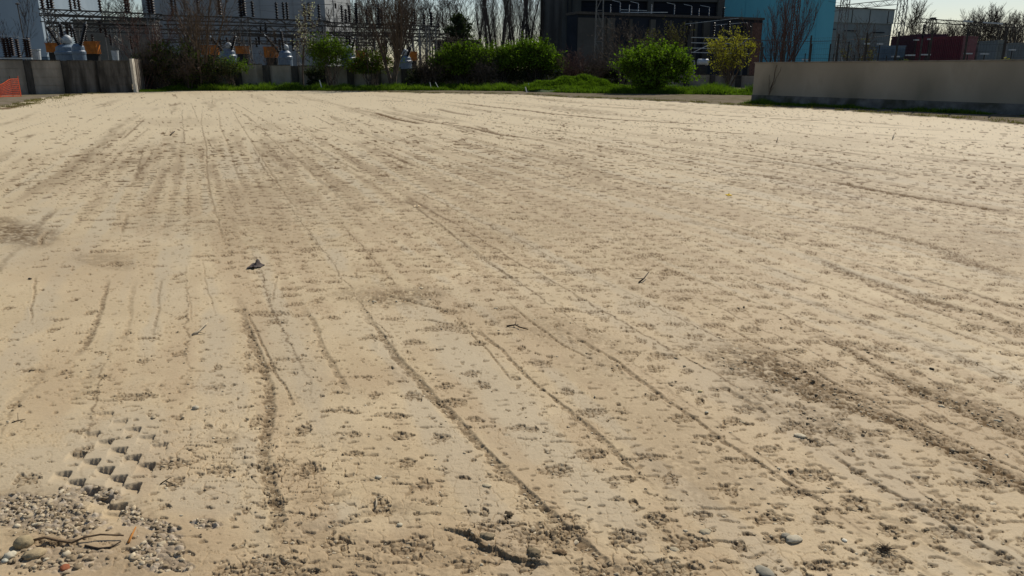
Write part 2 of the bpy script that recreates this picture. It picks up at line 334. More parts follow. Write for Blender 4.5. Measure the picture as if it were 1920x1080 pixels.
def ell(px, py, lst, soft=.55, nz=None):
    m = np.zeros(px.shape)
    for cx, cy, rx, ry, tl, s in lst:
        dx = (px-cx)/rx; dy = (py-cy-tl*(px-cx))/ry
        d = np.sqrt(dx*dx+dy*dy)
        if nz is not None: d = d + nz
        m = np.maximum(m, s*(1-ss(1-soft, 1+soft*.6, d)))
    return m
DX = np.linspace(0, 1920, 9)
DY = np.array([160,200,240,300,360,420,480,540,600,680,760,850,950,1080.])
DT = np.array([
 [0,0,0,0,0,0,0,0,0],[.0,.01,.02,.02,.02,.02,.02,.02,.02],[.05,.12,.3,.3,.3,.25,.15,.15,.15],[.25,.7,.85,.75,.8,.75,.5,.42,.4],
 [.3,.9,1,.95,.95,1,.95,.8,.75],[.15,.6,1,.95,.95,1,1,1,1],[.08,.35,.7,.95,1,1,.95,.9,1],[.08,.15,.4,.8,.8,.8,.85,.8,.95],
 [.10,.15,.3,.4,.6,.75,.65,.65,.85],[.25,.4,.4,.35,.45,.65,.95,.85,.85],[.2,.6,.6,.45,.45,.75,.95,.85,.8],[.05,.2,.65,.5,.4,.75,1,.85,.75],
 [.1,.1,.5,.55,.45,.7,1,.8,.7],[.3,.2,.7,.8,.6,.75,1,.8,.8]])
def grid_look(px, py, T=DT):
    gx = np.clip(px/240, 0, 7.999); ix = gx.astype(int); fx = gx-ix
    gy = np.interp(py, DY, np.arange(len(DY))); gy = np.clip(gy, 0, len(DY)-1.001); iy = gy.astype(int); fy = gy-iy
    return (T[iy, ix]*(1-fx)+T[iy, ix+1]*fx)*(1-fy) + (T[iy+1, ix]*(1-fx)+T[iy+1, ix+1]*fx)*fy
def project(x, y, z=0.0):
    dy = y; dz = z-EYE
    w = dy*cos(PITCH)-dz*sin(PITCH); v = dy*sin(PITCH)+dz*cos(PITCH)
    w = np.maximum(w, .05)
    return 960+FPX*x/w, 540-FPX*v/w
# far edge of the sand, as photo points
EDGE = [(-400,262),(-60,208),(0,201),(60,188),(120,178.5),(185,175.5),(250,173.5),(300,168.5),(350,167),(500,169.5),(700,173),(850,176),(980,178),(1060,183),(1150,186.5),(1300,193),(1410,200),(1520,204),(1640,213),(1780,222),(1920,234),(2300,268)]
EDX = np.array([p[0] for p in EDGE], float); EDY = np.array([p[1] for p in EDGE], float)
LUGS = []
for j in range(4):
    for i in range(5):
        cx = 600+i*77-j*76+(0 if j < 3 else -6); cy = 150+i*44+j*112
        dep = [.65, .95, 1.15, 1.1][j]*[.75, .85, 1, 1, .9][i]
        LUGS.append((cx/3+15, 720+cy/3, dep))
LUGS += [(232, 720+700/3, .9)]

def low_relief(x, y):
    r = np.hypot(x, y)
    return .02*fbm(x*.25, y*.25, 91, 2)*ss(2, 8, r) + .004*fbm(x*1.7, y*1.7, 33, 2)
def features(x, y):
    px, py = project(x, y)
    front = (y > 1.0) & (np.abs(px-960) < 1400)
    r = np.hypot(x, y)
    # slow warps, so that nothing is ruler-straight
    w1 = fbm(x*2.0, y*2.0, 1, 3); w2 = fbm(x*2.0+50, y*2.0, 2, 3)
    w3 = fbm(x*13, y*13, 3, 3); w4 = fbm(x*13+9, y*13, 4, 3)
    hi = fbm(x*38, y*38, 5, 2)
    hi = hi*(1-.85*ss(4.5, 10, r)); w3 = w3*(1-.6*ss(8, 20, r)); w4 = w4*(1-.6*ss(8, 20, r))
    h = low_relief(x, y)
    dens = np.where(front, grid_look(px, py), .4)
    ang = .384                                   # every lane runs towards the far left
    xr = (x*cos(ang)+y*sin(ang)); yr = (-x*sin(ang)+y*cos(ang))
    lane = fbm(xr*1.15, yr*.10, 88, 3); lane2 = fbm(xr*3.6, yr*.16, 90, 2); mott = .6*lane2+.7*fbm(x*1.3, y*.5, 89, 3)
    lf = ss(3, 8, r)
    dens = np.clip(dens*(1+.35*fbm(x*.7, y*.35, 8, 2)+.65*lane*lf+.4*lane2*lf), 0, 1)
    def scatter(cw, ch, x0, x1, y0, y1, pres, seed, jx_=.35, jy_=.5):
        xw = xr+.022*w3+.03*w1; yw = yr+.028*w4+.04*w2
        gx = xw/cw; gy = yw/ch
        ix = np.floor(gx).astype(np.int64); iy = np.floor(gy).astype(np.int64)
        pm = np.full(x.shape, -1.0)
        for dx in (-1, 0, 1):
            for dy in (-1, 0, 1):
                jx = ix+dx; jy = iy+dy
                cx = (jx+.5+jx_*(rnd(jx, jy, seed)-.5))*cw; cy = (jy+.5+jy_*(rnd(jx, jy, seed+1)-.5)+.4*(jx % 2))*ch
                sz = rnd(jx, jy, seed+2)**1.5
                rx = x0+(x1-x0)*sz; ry = y0+(y1-y0)*rnd(jx, jy, seed+3)
                # blobs lie across the view, not along the lane
                ex = (xw-cx)*cos(ang)-(yw-cy)*sin(ang); ey = (xw-cx)*sin(ang)+(yw-cy)*cos(ang)
                on = rnd(jx, jy, seed+4) < pres
                v = 1-np.sqrt((ex/rx)**2+(ey/ry)**2)
                pm = np.maximum(pm, np.where(on, v, -1))
        return pm
    pm = scatter(.20, .25, .030, .105, .018, .060, dens*1.15, 11, .22, .4)
    pm = np.maximum(pm, scatter(.62, .70, .07, .19, .04, .10, dens*.5, 31, .8, .8)-.05)
    pm = np.maximum(pm, scatter(.115, .13, .012, .040, .008, .022, dens*.55+.03, 41, .9, .9))
    prints = ss(-.16, .24, pm+.40*hi+.22*w4)*ss(-.9, .1, pm)
    # small specks everywhere
    sp = ss(.58, .78, gnoise(x*15, y*32, 21)+.3*hi+.30*dens)
    hair = (1-ss(.0, .055, np.abs(gnoise(x*7+.8*w3, y*17+.8*w4, 22))))*ss(.05, .35, gnoise(x*5, y*8, 23)+.25*dens+.15*w1)*ss(-.4, .2, hi+.3*w3)
    # tracks
    damp_shade = np.zeros(x.shape); dz = np.zeros(x.shape); tr_m = np.zeros(x.shape)
    idx = np.where(front & (r < 90))[0]
    fx = x[idx]; fy = y[idx]
    a_w1 = w1[idx]; a_w3 = w3[idx]; a_w2 = w2[idx]; a_w4 = w4[idx]; a_hi = hi[idx]
    D = np.zeros(len(idx)); Z = np.zeros(len(idx)); TM = np.zeros(len(idx))
    apx = px[idx]; apy = py[idx]
    for pts, wd, s, dep, rg in TRACKS:
        xs = [p[0] for p in pts]; ys = [p[1] for p in pts]
        sel = np.where((apx > min(xs)-90) & (apx < max(xs)+90) & (apy > min(ys)-60) & (apy < max(ys)+60))[0]
        if not len(sel): continue
        P = poly_world(pts)
        Dm = float(np.hypot(P[:, 0], P[:, 1]).mean()); slope = abs(ys[-1]-ys[0])/max(1, abs(xs[-1]-xs[0]))
        if Dm > 9 and slope < .3: wd = max(wd, .6*Dm*Dm/2380); s = min(1, s*1.25); dep = max(dep, .02)  # wide far lines: shade of low ridges painted into the dark mask
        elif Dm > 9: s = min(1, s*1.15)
        qx = fx[sel]; qy = fy[sel]
        d, sd_, par = seg_dist(qx+.02*a_w1[sel]*min(1, wd/.03)+(.006+.2*wd)*rg*a_w3[sel]+.12*wd*a_hi[sel], qy+.03*a_w2[sel]+.2*wd*rg*a_w4[sel], P)
        wv = wd*(1+.45*rg*a_w1[sel]+.55*rg*a_w3[sel])
        endf = ss(-.02, .12, par)*(1-ss(.88, 1.02, par))*.8+.2*((par > .001) & (par < .999))
        core = (1-ss(wv*.35, wv*1.0, d))*endf
        brk = ss(-.55-.2/max(rg, .3), .15, .8*a_w3[sel]+.7*a_hi[sel]*rg*.6+.35)
        m = core*(brk if rg > .5 else .65+.35*brk)
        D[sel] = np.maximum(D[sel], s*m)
        TM[sel] = np.maximum(TM[sel], core*s)
        Z[sel] = np.minimum(Z[sel], -dep*.62*core*(.35+.65*brk)) 
        rim = np.exp(-((d-wv*1.35)/(wv*.45+.002))**2)*endf
        Z[sel] += .25*dep*rim
    damp_shade[idx] = D; dz[idx] = Z; tr_m[idx] = TM
    nz = .35*w1+.3*w3
    e_d = np.where(front, ell(px, py, DAMP, .5, nz), 0); e_g = np.where(front, ell(px, py, DUST, .5, nz*.8), 0); e_r = np.where(front, ell(px, py, RED, .6, nz*.8), 0)
    rough_d = e_d*ss(-.5, .35, w3*.8+hi*.6+.15)
    # cracked crust
    CR = [(430,850,170,90,0,.9),(560,900,150,90,0,.9),(980,990,180,60,0,1.0),(300,870,80,60,0,.3),(1150,1040,120,40,0,.7),(700,1040,200,40,0,.6),(1500,1040,260,40,0,.4),(900,930,140,30,0,.4)]
    cm = np.where(front, np.maximum(ell(px, py, CR, .5, nz), .35*(r < 8)*ss(0, .5, w1+w2)), 0)
    sub = np.where(front & (r < 7))[0]
    crack = np.zeros(x.shape); peb = np.full(x.shape, .5); dome = np.zeros(x.shape)
    xs_ = x[sub]; ys_ = y[sub]
    f1, f2, cid = worley((xs_+.012*w3[sub])/.062, (ys_+.012*w4[sub])/.05, 51)
    crack[sub] = (1-ss(.015, .085, f2-f1))*cm[sub]*ss(-.4, .3, w3[sub]+.6*w1[sub]+.1)
    plate = np.zeros(x.shape); plate[sub] = (cid-.5)*cm[sub]
    sub = np.where(front & (r < 16))[0]
    xs_ = x[sub]; ys_ = y[sub]
    f1, f2, cid = worley((xs_+.005*hi[sub]+.006*w3[sub])/.030, (ys_+.005*hi[sub])/.024, 61)
    peb[sub] = cid; dome[sub] = np.clip(1-f1*1.3, 0, 1)*ss(.03, .16, f2-f1)
    edge = np.full(x.shape, .6); edge[sub] = 1-ss(.05, .26, f2-f1)
    # gravel area bottom left
    GR = [(80,965,125,34,.1,1.0),(300,1032,50,38,-.2,1.0),(90,1050,130,30,0,.42),(175,925,60,15,.1,.75),(295,985,50,12,.2,.7),(245,968,22,22,0,.9),(385,982,34,9,0,.6),(345,1062,30,14,0,.5),(560,1000,40,36,0,.3)]
    gm = np.where(front, ell(px, py, GR, .35, nz*.8), 0)
    gmm = ss(.25, .55, gm)
    pb = np.maximum(prints*.9, np.maximum(tr_m*.8*(damp_shade > .1), gmm)); pb = np.maximum(pb, rough_d*.6)
    far = ss(7, 15, r)
    # dampness (dark exposed soil), plus painted ridge shade far off: in prints it sits between the stones, with a ragged ring round them
    near = 1-far
    cont = np.exp(-((prints-.45)/.22)**2)*ss(-.5, .2, w3+hi)
    dd = prints*((.36+.64*edge)*near+1.0*far)
    dd = np.maximum(dd, .40*ss(.0, .6, mott+.5*(dens-.5))*ss(6, 14, r)*ss(.12, .5, dens))
    dd = np.maximum(dd, cont*near)
    dd = np.maximum(dd, damp_shade*(1-near*.55*(1-edge)*(peb > .35)))
    lh = (1-ss(.0, .028+.0022*np.minimum(r, 40), np.abs(gnoise(xr*1.9+.07*w1+.03*w3, yr*.045, 24))))*ss(-.15, .25, gnoise(xr*.9, yr*.22, 25)+.3*(dens-.4))*ss(-.6, .2, w3+.8*hi+.2)
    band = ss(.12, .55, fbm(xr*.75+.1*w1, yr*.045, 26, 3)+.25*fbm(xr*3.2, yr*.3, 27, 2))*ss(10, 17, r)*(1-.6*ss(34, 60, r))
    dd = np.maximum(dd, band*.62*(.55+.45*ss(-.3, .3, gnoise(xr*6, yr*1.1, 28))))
    dd = np.maximum(dd, lh*.85*ss(1.5, 4, r)); dd = np.maximum(dd, hair*.75)
    dd = np.maximum(dd, rough_d); dd = np.maximum(dd, sp*.55*ss(0, .25, dens+.1)); dd = np.maximum(dd, crack*.85)
    dd = np.maximum(dd, gmm*.42*edge)
    # height
    H = h + dz
    H += prints*(-.009+.014*dome*peb*(1-far)) + .004*np.exp(-((prints-.12)/.12)**2)*ss(-.5, .3, w3+hi)*(prints > .01) - .003*hair
    H += -.008*crack + .004*plate - .004*rough_d*ss(-.2, .3, hi) + .0012*w3*(.4+dens+cm) + .0006*hi
    H += gmm*(-.006+.010*dome*(.4+peb))
    H += (tr_m*.010*dome*peb)*(1-far) - .006*sp*(1-far)
    # deep lug prints of a big tyre
    sub = np.where(front & (px > 30) & (px < 420) & (py > 700) & (py < 1020))[0]
    lz = np.zeros(len(sub)); lx = x[sub]+.005*w3[sub]; ly = y[sub]+.005*w4[sub]
    for cx, cy, dep in LUGS:
        g = gnd(cx, cy); u = (lx-g[0]); v = (g[1]-ly)     # u<0 left of the corner, v>0 towards the camera
        v2 = v + .25*u                                      # edge slightly skewed
        u2 = u - .25*v
        inside = ss(-.003, .009, v2)*ss(-.002, .008, -u2)
        w = np.clip(1+u2/.078, 0, 1)**.4*np.clip(1-v2/.11, 0, 1)**.9
        lz = np.minimum(lz, -.036*dep*inside*w)
        # raised lip behind/right
        lz = lz+.006*dep*np.exp(-((v2+.010)/.008)**2)*(u2 < .01)*(u2 > -.065)
    H[sub] += lz
    tread = np.zeros(x.shape); tread[sub] = np.clip(-lz/.036, 0, 1)
    dd = dd*(1-tread*.8); dd = np.maximum(dd, .25*tread)
    # broken lip of crust at the bottom edge
    P = poly_world([(815,985),(850,996),(880,1000),(905,1018),(940,1034),(980,1045),(1020,1055),(1060,1058)])
    sub = np.where(front & (px > 700) & (px < 1200) & (py > 930) & (py < 1120))[0]
    d, sgn, par = seg_dist(x[sub]+.022*w3[sub]+.010*hi[sub], y[sub]+.022*w4[sub]+.02*w1[sub], P)
    e = ss(0, .25, par)*(1-ss(.75, 1, par))
    below = (sgn < 0)
    H[sub] += np.where(below, -.011*np.exp(-d/.045)*ss(-.006, .014, d), .010*np.exp(-d/.05))*e*(1+.5*w3[sub])
    dd[sub] = np.maximum(dd[sub], e*.75*(1-ss(.004, .028, d))*ss(-.5, .3, w3[sub]+hi[sub]+.2))  # shaded face of the lip painted into the dark mask
    # zones
    ey = np.interp(px, EDX, EDY)+1.6*w1*ss(5, 40, r)
    beyond = np.where(front | (y > 5), ss(-.6, .9, ey-py), 0.0)
    beyond = np.where((y <= 5) & (x > 6+y*.5), 1.0, beyond)
    e_r = np.clip(np.maximum(e_r, .85*ss(.0, .5, lane2+.5*w1+.15)*ss(.1, .5, dens)), 0, 1); e_g = np.maximum(e_g, .8*ss(.0, .45, -lane2+.4*w2-.1))
    pale = ss(9, 24, r)*(1-.75*dens)  # sand lightened with distance: backlit glare put into the colour
    return H, dd, e_g, e_r, peb, gmm, beyond, pale

def build_ground():
    ys = np.arange(1150, 149.9, -1.3)
    an = PITCH-np.arctan((540-ys)/FPX)
    rr = EYE/np.tan(an)
    rin = np.array([.15, .4, .7, 1.0, 1.3, 1.5, 1.7, 1.8])
    rin = rin[rin < rr[0]-.05]
    rout = rr[-1]*np.geomspace(1.06, 1450/rr[-1], 26)
    R = np.concatenate([rin, rr, rout])
    a_f = np.arange(-45, 45.001, .052)
    a_b = np.concatenate([np.arange(47, 312, 3.0)])
    A = np.radians(np.concatenate([a_f, a_b])); nA = len(A); nR = len(R)
    X = (R[:, None]*np.sin(A)[None]).ravel(); Y = (R[:, None]*np.cos(A)[None]).ravel()
    H = np.zeros(X.shape); ms = [np.zeros(X.shape) for _ in range(7)]
    rad = np.hypot(X, Y); fine = np.where((np.abs(np.arctan2(X, Y)) < radians(45.2)) & (rad < 120))[0]
    out = features(X[fine], Y[fine])
    H[fine] = out[0]
    for k in range(7): ms[k][fine] = out[k+1]
    co = np.setdiff1d(np.arange(len(X)), fine)
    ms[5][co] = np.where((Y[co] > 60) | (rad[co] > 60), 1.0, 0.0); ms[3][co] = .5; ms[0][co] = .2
    V = np.stack([X, Y, H], 1)
    V = np.concatenate([V, [[0, 0, 0]]])
    i = np.arange(nR-1)[:, None]; j = np.arange(nA)[None]; j2 = (j+1) % nA
    F = np.stack([i*nA+j+0*i, i*nA+j2, (i+1)*nA+j2, (i+1)*nA+j], -1).reshape(-1, 4)[:, ::-1]
    cx = len(V)-1; jj = np.arange(0, nA-1, 2)
    Fc = np.stack([np.full(len(jj), cx), jj+2 if nA % 2 else np.minimum(jj+2, nA-1), jj+1, jj], 1)
    if not nA % 2: Fc[-1] = (cx, 0, nA-1, nA-2)
    Fc = np.where(Fc == nA, 0, Fc)
    me = raw_mesh("ground", V, F)
    me.polygons.foreach_set("use_smooth", np.ones(len(F), dtype=bool))
    z = np.zeros(1)
    def ca(name, chs):
        at_ = me.color_attributes.new(name, 'FLOAT_COLOR', 'POINT')
        arr = np.stack([np.append(c, 0) for c in chs], 1).astype(np.float32); at_.data.foreach_set("color", arr.ravel())
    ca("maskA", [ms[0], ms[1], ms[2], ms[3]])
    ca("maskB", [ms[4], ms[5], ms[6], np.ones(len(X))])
    o = bpy.data.objects.new("ground", me); C.objects.link(o); tag(o, kind='structure')
    return o
def ground_mat():
    m, nt, b = newmat("dry_sandy_soil"); N = nt.nodes; L = nt.links
    A = N.new("ShaderNodeAttribute"); A.attribute_name = "maskA"; B = N.new("ShaderNodeAttribute"); B.attribute_name = "maskB"
    sa = N.new("ShaderNodeSeparateColor"); L.new(A.outputs['Color'], sa.inputs[0]); sb = N.new("ShaderNodeSeparateColor"); L.new(B.outputs['Color'], sb.inputs[0])
    tc = N.new("ShaderNodeTexCoord")
    def noise(s, d=4, r=.6, st=None):
        n = N.new("ShaderNodeTexNoise"); n.inputs['Scale'].default_value = s; n.inputs['Detail'].default_value = d; n.inputs['Roughness'].default_value = r
        if st:
            mp = N.new("ShaderNodeMapping"); mp.inputs['Scale'].default_value = st; L.new(tc.outputs['Object'], mp.inputs[0]); L.new(mp.outputs[0], n.inputs[0])
        else: L.new(tc.outputs['Object'], n.inputs[0])
        return n.outputs['Fac']
    def ramp(src, p0, c0, p1, c1):
        r = N.new("ShaderNodeValToRGB"); e = r.color_ramp.elements; e[0].position = p0; e[1].position = p1; e[0].color = c0; e[1].color = c1
        L.new(src, r.inputs[0]); return r.outputs[0]
    def mix(f, a, c, fv=None, mode='MIX'):
        x = N.new("ShaderNodeMixRGB"); x.blend_type = mode
        if isinstance(f, float): x.inputs[0].default_value = f
        else: L.new(f, x.inputs[0])
        for k, s in ((1, a), (2, c)):
            if isinstance(s, tuple): x.inputs[k].default_value = s
            else: L.new(s, x.inputs[k])
        return x.outputs[0]
    def math_(op, a, c):
        x = N.new("ShaderNodeMath"); x.operation = op; x.use_clamp = True
        for k, s in ((0, a), (1, c)):
            if isinstance(s, float): x.inputs[k].default_value = s
            else: L.new(s, x.inputs[k])
        return x.outputs[0]
    base = ramp(noise(1.1, 5), .35, (.418, .319, .186, 1), .68, (.522, .409, .250, 1))
    fine = ramp(noise(70, 5, .7), .3, (.86, .86, .86, 1), .7, (1.12, 1.12, 1.12, 1))
    base = mix(1.0, base, fine, mode='MULTIPLY')
    base = mix(math_('MULTIPLY', sa.outputs[1], .8), base, (.395, .328, .226, 1))      # grey dust
    base = mix(math_('MULTIPLY', sa.outputs[2], .65), base, (.345, .243, .138, 1))      # warm soil
    base = mix(math_('MULTIPLY', sb.outputs[2], .9), base, (.60, .482, .306, 1))  # distance glare painted as lighter sand
    streak = ramp(noise(.5, 5, .6, (1.0, .25, 1)), .52, (0, 0, 0, 1), .72, (1, 1, 1, 1))
    base = mix(math_('MULTIPLY', streak, .22), base, (.37, .28, .19, 1))
    damp_shade_c = ramp(noise(30, 4, .7), .3, (.085, .057, .032, 1), .7, (.20, .142, .083, 1))
    base = mix(sa.outputs[0], base, damp_shade_c)
    # stones
    pebc = N.new("ShaderNodeValToRGB"); e = pebc.color_ramp.elements
    e[0].position = 0; e[0].color = (.13, .10, .075, 1); e[1].position = 1; e[1].color = (.50, .44, .36, 1)
    k = e.new(.5); k.color = (.26, .215, .165, 1)
    L.new(A.outputs['Alpha'], pebc.inputs[0])
    base = mix(math_('MULTIPLY', sb.outputs[0], .55), base, pebc.outputs[0])
    # verge: gravelly grey-brown earth with thin grass
    vg = ramp(noise(1.6, 6, .7), .35, (.11, .088, .062, 1), .65, (.215, .18, .135, 1))
    vgrass = ramp(noise(.9, 6, .65, (.35, 1, 1)), .52, (0, 0, 0, 1), .62, (1, 1, 1, 1))
    vg = mix(math_('MULTIPLY', vgrass, .8), vg, (.085, .095, .03, 1))
    base = mix(sb.outputs[1], base, vg)
    L.new(base, b.inputs['Base Color'])
    b.inputs['Roughness'].default_value = .72; 
    sp_ = math_('MULTIPLY', math_('SUBTRACT', 1.0, sa.outputs[0]), math_('SUBTRACT', 1.0, sb.outputs[1])); sp2 = math_('MULTIPLY', sp_, .24); L.new(sp2, b.inputs['Specular IOR Level'])
    b.inputs['Sheen Weight'].default_value = .55; b.inputs['Sheen Roughness'].default_value = .45; b.inputs['Sheen Tint'].default_value = (1, .80, .50, 1); L.new(math_('MULTIPLY', sp_, .55), b.inputs['Sheen Weight'])
    bp = N.new("ShaderNodeBump"); bp.inputs['Strength'].default_value = .35; bp.inputs['Distance'].default_value = .010
    L.new(noise(45, 6, .7), bp.inputs['Height']); L.new(bp.outputs[0], b.inputs['Normal'])
    return m
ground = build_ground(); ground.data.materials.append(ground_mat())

# ------------------------------------------------------------------ stones
def ico():
    t = (1+5**.5)/2
    v = np.array([(-1,t,0),(1,t,0),(-1,-t,0),(1,-t,0),(0,-1,t),(0,1,t),(0,-1,-t),(0,1,-t),(t,0,-1),(t,0,1),(-t,0,-1),(-t,0,1)], float)
    v /= np.linalg.norm(v[0])
    f = [(0,11,5),(0,5,1),(0,1,7),(0,7,10),(0,10,11),(1,5,9),(5,11,4),(11,10,2),(10,7,6),(7,1,8),(3,9,4),(3,4,2),(3,2,6),(3,6,8),(3,8,9),(4,9,5),(2,4,11),(6,2,10),(8,6,7),(9,8,1)]
    return v, np.array(f)
def ico2(n=1):
    v, f = ico()
    for _ in range(n):
        v = list(map(tuple, v)); c = {}; g = []
        def mid(a, b_):
            k = (min(a, b_), max(a, b_))
            if k not in c:
                p = np.array(v[a])+np.array(v[b_]); p /= np.linalg.norm(p); v.append(tuple(p)); c[k] = len(v)-1
            return c[k]
        for a, b_, d in f:
            x, y, z = mid(a, b_), mid(b_, d), mid(d, a); g += [(a, x, z), (b_, y, x), (d, z, y), (x, y, z)]
        v = np.array(v); f = np.array(g)
    return v, f
def stone_mat():
    m, nt, b = newmat("pebble_stone"); N = nt.nodes; L = nt.links
    gi = N.new("ShaderNodeNewGeometry"); r = N.new("ShaderNodeValToRGB"); e = r.color_ramp.elements
    e[0].color = (.16, .12, .075, 1); e[1].color = (.52, .45, .32, 1); k = e.new(.45); k.color = (.30, .235, .15, 1); k = e.new(.8); k.color = (.42, .34, .225, 1)
    L.new(gi.outputs['Random Per Island'], r.inputs[0])
    n = N.new("ShaderNodeTexNoise"); n.inputs['Scale'].default_value = 60; tc = N.new("ShaderNodeTexCoord"); L.new(tc.outputs['Object'], n.inputs[0])
    mx = N.new("ShaderNodeMixRGB"); mx.blend_type = 'OVERLAY'; mx.inputs[0].default_value = .5; L.new(r.outputs[0], mx.inputs[1]); L.new(n.outputs['Fac'], mx.inputs[2])
    L.new(mx.outputs[0], b.inputs['Base Color']); b.inputs['Roughness'].default_value = .95; b.inputs['Specular IOR Level'].default_value = .08
    return m
M['stone'] = stone_mat()
def pebbles(name, pts, sizes, label, cat, seed=3):
    g = np.random.default_rng(seed); v, f = ico2(1); n = len(pts)
    h = features(pts[:, 0], pts[:, 1])[0]
    a = g.uniform(0, 2*pi, n); sc = np.stack([g.uniform(.75, 1.35, n), g.uniform(.6, 1.0, n), g.uniform(.4, .75, n)], 1)*sizes[:, None]
    V = v[None]*(1+.17*g.standard_normal((n, len(v), 1)))
    V = V*sc[:, None, :]
    x = V[..., 0]*np.cos(a)[:, None]-V[..., 1]*np.sin(a)[:, None]; y = V[..., 0]*np.sin(a)[:, None]+V[..., 1]*np.cos(a)[:, None]
    V = np.stack([x+pts[:, 0:1], y+pts[:, 1:2], V[..., 2]+(h-sc[:, 2]*g.uniform(-.15, .35, n))[:, None]], -1).reshape(-1, 3)
    F = (f[None]+(np.arange(n)*len(v))[:, None, None]).reshape(-1, 3)
    me = raw_mesh(name, V, F); me.materials.append(M['stone']); me.polygons.foreach_set("use_smooth", np.ones(len(F), dtype=bool))
    o = bpy.data.objects.new(name, me); C.objects.link(o); tag(o, label, cat, kind='stuff'); return o
# dense gravel bottom left
cand = []
while len(cand) < 3300:
    x = rng.uniform(-20, 400); y = rng.uniform(905, 1110)
    cand.append(gnd(x, y)[:2])
cand = np.array(cand); o_ = features(cand[:, 0], cand[:, 1])
keep = o_[5]*(.55+.6*fbm(cand[:, 0]*9, cand[:, 1]*9, 4, 2)) > rng.uniform(.05, .85, len(cand)); P_ = cand[keep]
pebbles('gravel', P_, rng.uniform(.004, .0115, len(P_))*np.where(rng.random(len(P_)) < .10, 1.6, 1), 'loose pale rounded gravel exposed in the bottom left corner of the lot', 'gravel')
# loose stones in prints and ruts
cand = []
n_ = 60000
yy = rng.uniform(560, 1110, n_); xx = rng.uniform(-60, 1990, n_)
cand = np.array([gnd(a, b_)[:2] for a, b_ in zip(xx, yy)]); o_ = features(cand[:, 0], cand[:, 1])
keep = ((o_[1] > .42) & (rng.random(n_) < .34)) | (rng.random(n_) < .006)
P_ = cand[keep]
pebbles('loose_stones', P_, rng.uniform(.003, .0085, len(P_))*np.where(rng.random(len(P_)) < .04, 1.8, 1), 'small stones and crumbs scattered in the roller prints and ruts', 'stones', 5)

def hgt(x, y): return float(features(np.array([x]), np.array([y]))[0][0])
def stone(px, py, size, col, label, flat=.5, elong=1.3, seed=0, name='stone', cat='stone', group=None, jag=.12):
    x, y, _ = gnd(px, py); z = hgt(x, y); g = np.random.default_rng(seed+100); v, f = ico2(2)
    nz = fbm(v[:, 0]*1.7+seed, v[:, 1]*1.7+v[:, 2]*2.1, seed, 3)
    V = v*(1+jag*2*nz[:, None]); V = V*np.array([elong, 1, flat])*size
    a = g.uniform(0, pi); V = np.stack([V[:, 0]*cos(a)-V[:, 1]*sin(a), V[:, 0]*sin(a)+V[:, 1]*cos(a), V[:, 2]], 1)
    me = raw_mesh(name, V, f); me.polygons.foreach_set("use_smooth", np.ones(len(f), dtype=bool))
    m = noise_mat('stone_tone', (col[0]*.72, col[1]*.70, col[2]*.60, 1), (col[0]*.97, col[1]*.93, col[2]*.79, 1), 40, bump=.2, coords='Object', rough=.95, spec=.08); me.materials.append(m)
    o = bpy.data.objects.new(name, me); C.objects.link(o); o.location = (x, y, z+size*flat*.5)
    return tag(o, label, cat, group)
GS = 'larger stones lying on the sand'
stone(45, 1022, .030, (.36, .30, .21, 1), 'blocky tan stone at the left end of the long brown stick', .8, 1.1, 1, group=GS)
stone(64, 1040, .028, (.42, .34, .24, 1), 'flat cream stone just right of the white one, in the bottom left gravel', .55, 1.4, 2, group=GS)
stone(19, 1044, .018, (.62, .58, .51, 1), 'rounded whitish stone at the bottom left corner of the lot', .7, 1.2, 3, group=GS)
stone(9, 1052, .011, (.55, .55, .52, 1), 'small pale pebble left of the rounded whitish stone', .7, 1.2, 4, group=GS)
stone(122, 1066, .016, (.32, .12, .07, 1), 'red brick fragment among the gravel at the bottom left', .6, 1.3, 5, 'brick_fragment', 'brick fragment')
stone(367, 766, .016, (.50, .46, .40, 1), 'round pale stone above the pale dust patch, left of the long rut', .7, 1.1, 6, group=GS)
stone(288, 783, .012, (.42, .36, .28, 1), 'small tan stone left of the round pale stone, above the tyre print', .5, 1.5, 7, group=GS)
stone(1500, 819, .020, (.58, .53, .45, 1), 'oval cream stone embedded below the broad dark band on the right', .4, 1.4, 8, group=GS)
stone(1392, 790, .014, (.45, .38, .29, 1), 'oval tan stone half sunk, up and left of the cream one', .4, 1.5, 9, group=GS)
stone(1313, 736, .010, (.60, .52, .33, 1), 'small yellowish stone on bare sand in the right half', .6, 1.2, 10, group=GS)
stone(1325, 774, .009, (.58, .54, .46, 1), 'small pale stone just below the yellowish one', .6, 1.2, 11, group=GS)
stone(1488, 1012, .022, (.52, .48, .42, 1), 'pale grey angular stone in the stone cluster near the bottom right', .45, 1.5, 12, group=GS)
stone(1473, 1005, .014, (.34, .32, .29, 1), 'darker grey stone touching the pale grey angular one', .5, 1.3, 13, group=GS)
stone(1583, 1015, .008, (.78, .77, .74, 1), 'tiny bright white pebble right of the grey stone cluster', .6, 1.3, 14, group=GS)
stone(1434, 1073, .024, (.30, .29, .27, 1), 'grey flat stone at the bottom edge, right half of the lot', .4, 1.5, 15, group=GS)
stone(1322, 998, .019, (.44, .39, .31, 1), 'tan rounded stone with dark soil round it, bottom, right of centre', .45, 1.2, 16, group=GS)
stone(710, 895, .012, (.60, .54, .45, 1), 'small cream stone on bare sand above the short pale stick', .5, 1.3, 17, group=GS)
stone(913, 912, .013, (.56, .49, .38, 1), 'cream stone left of the wide rut near the bottom centre', .45, 1.5, 18, group=GS)
stone(750, 985, .010, (.58, .54, .46, 1), 'small round cream stone right of the short pale stick', .6, 1.1, 19, group=GS)
stone(1265, 1000+30, .014, (.45, .40, .32, 1), 'flat tan stone beside the rut at the bottom centre', .4, 1.4, 20, group=GS)
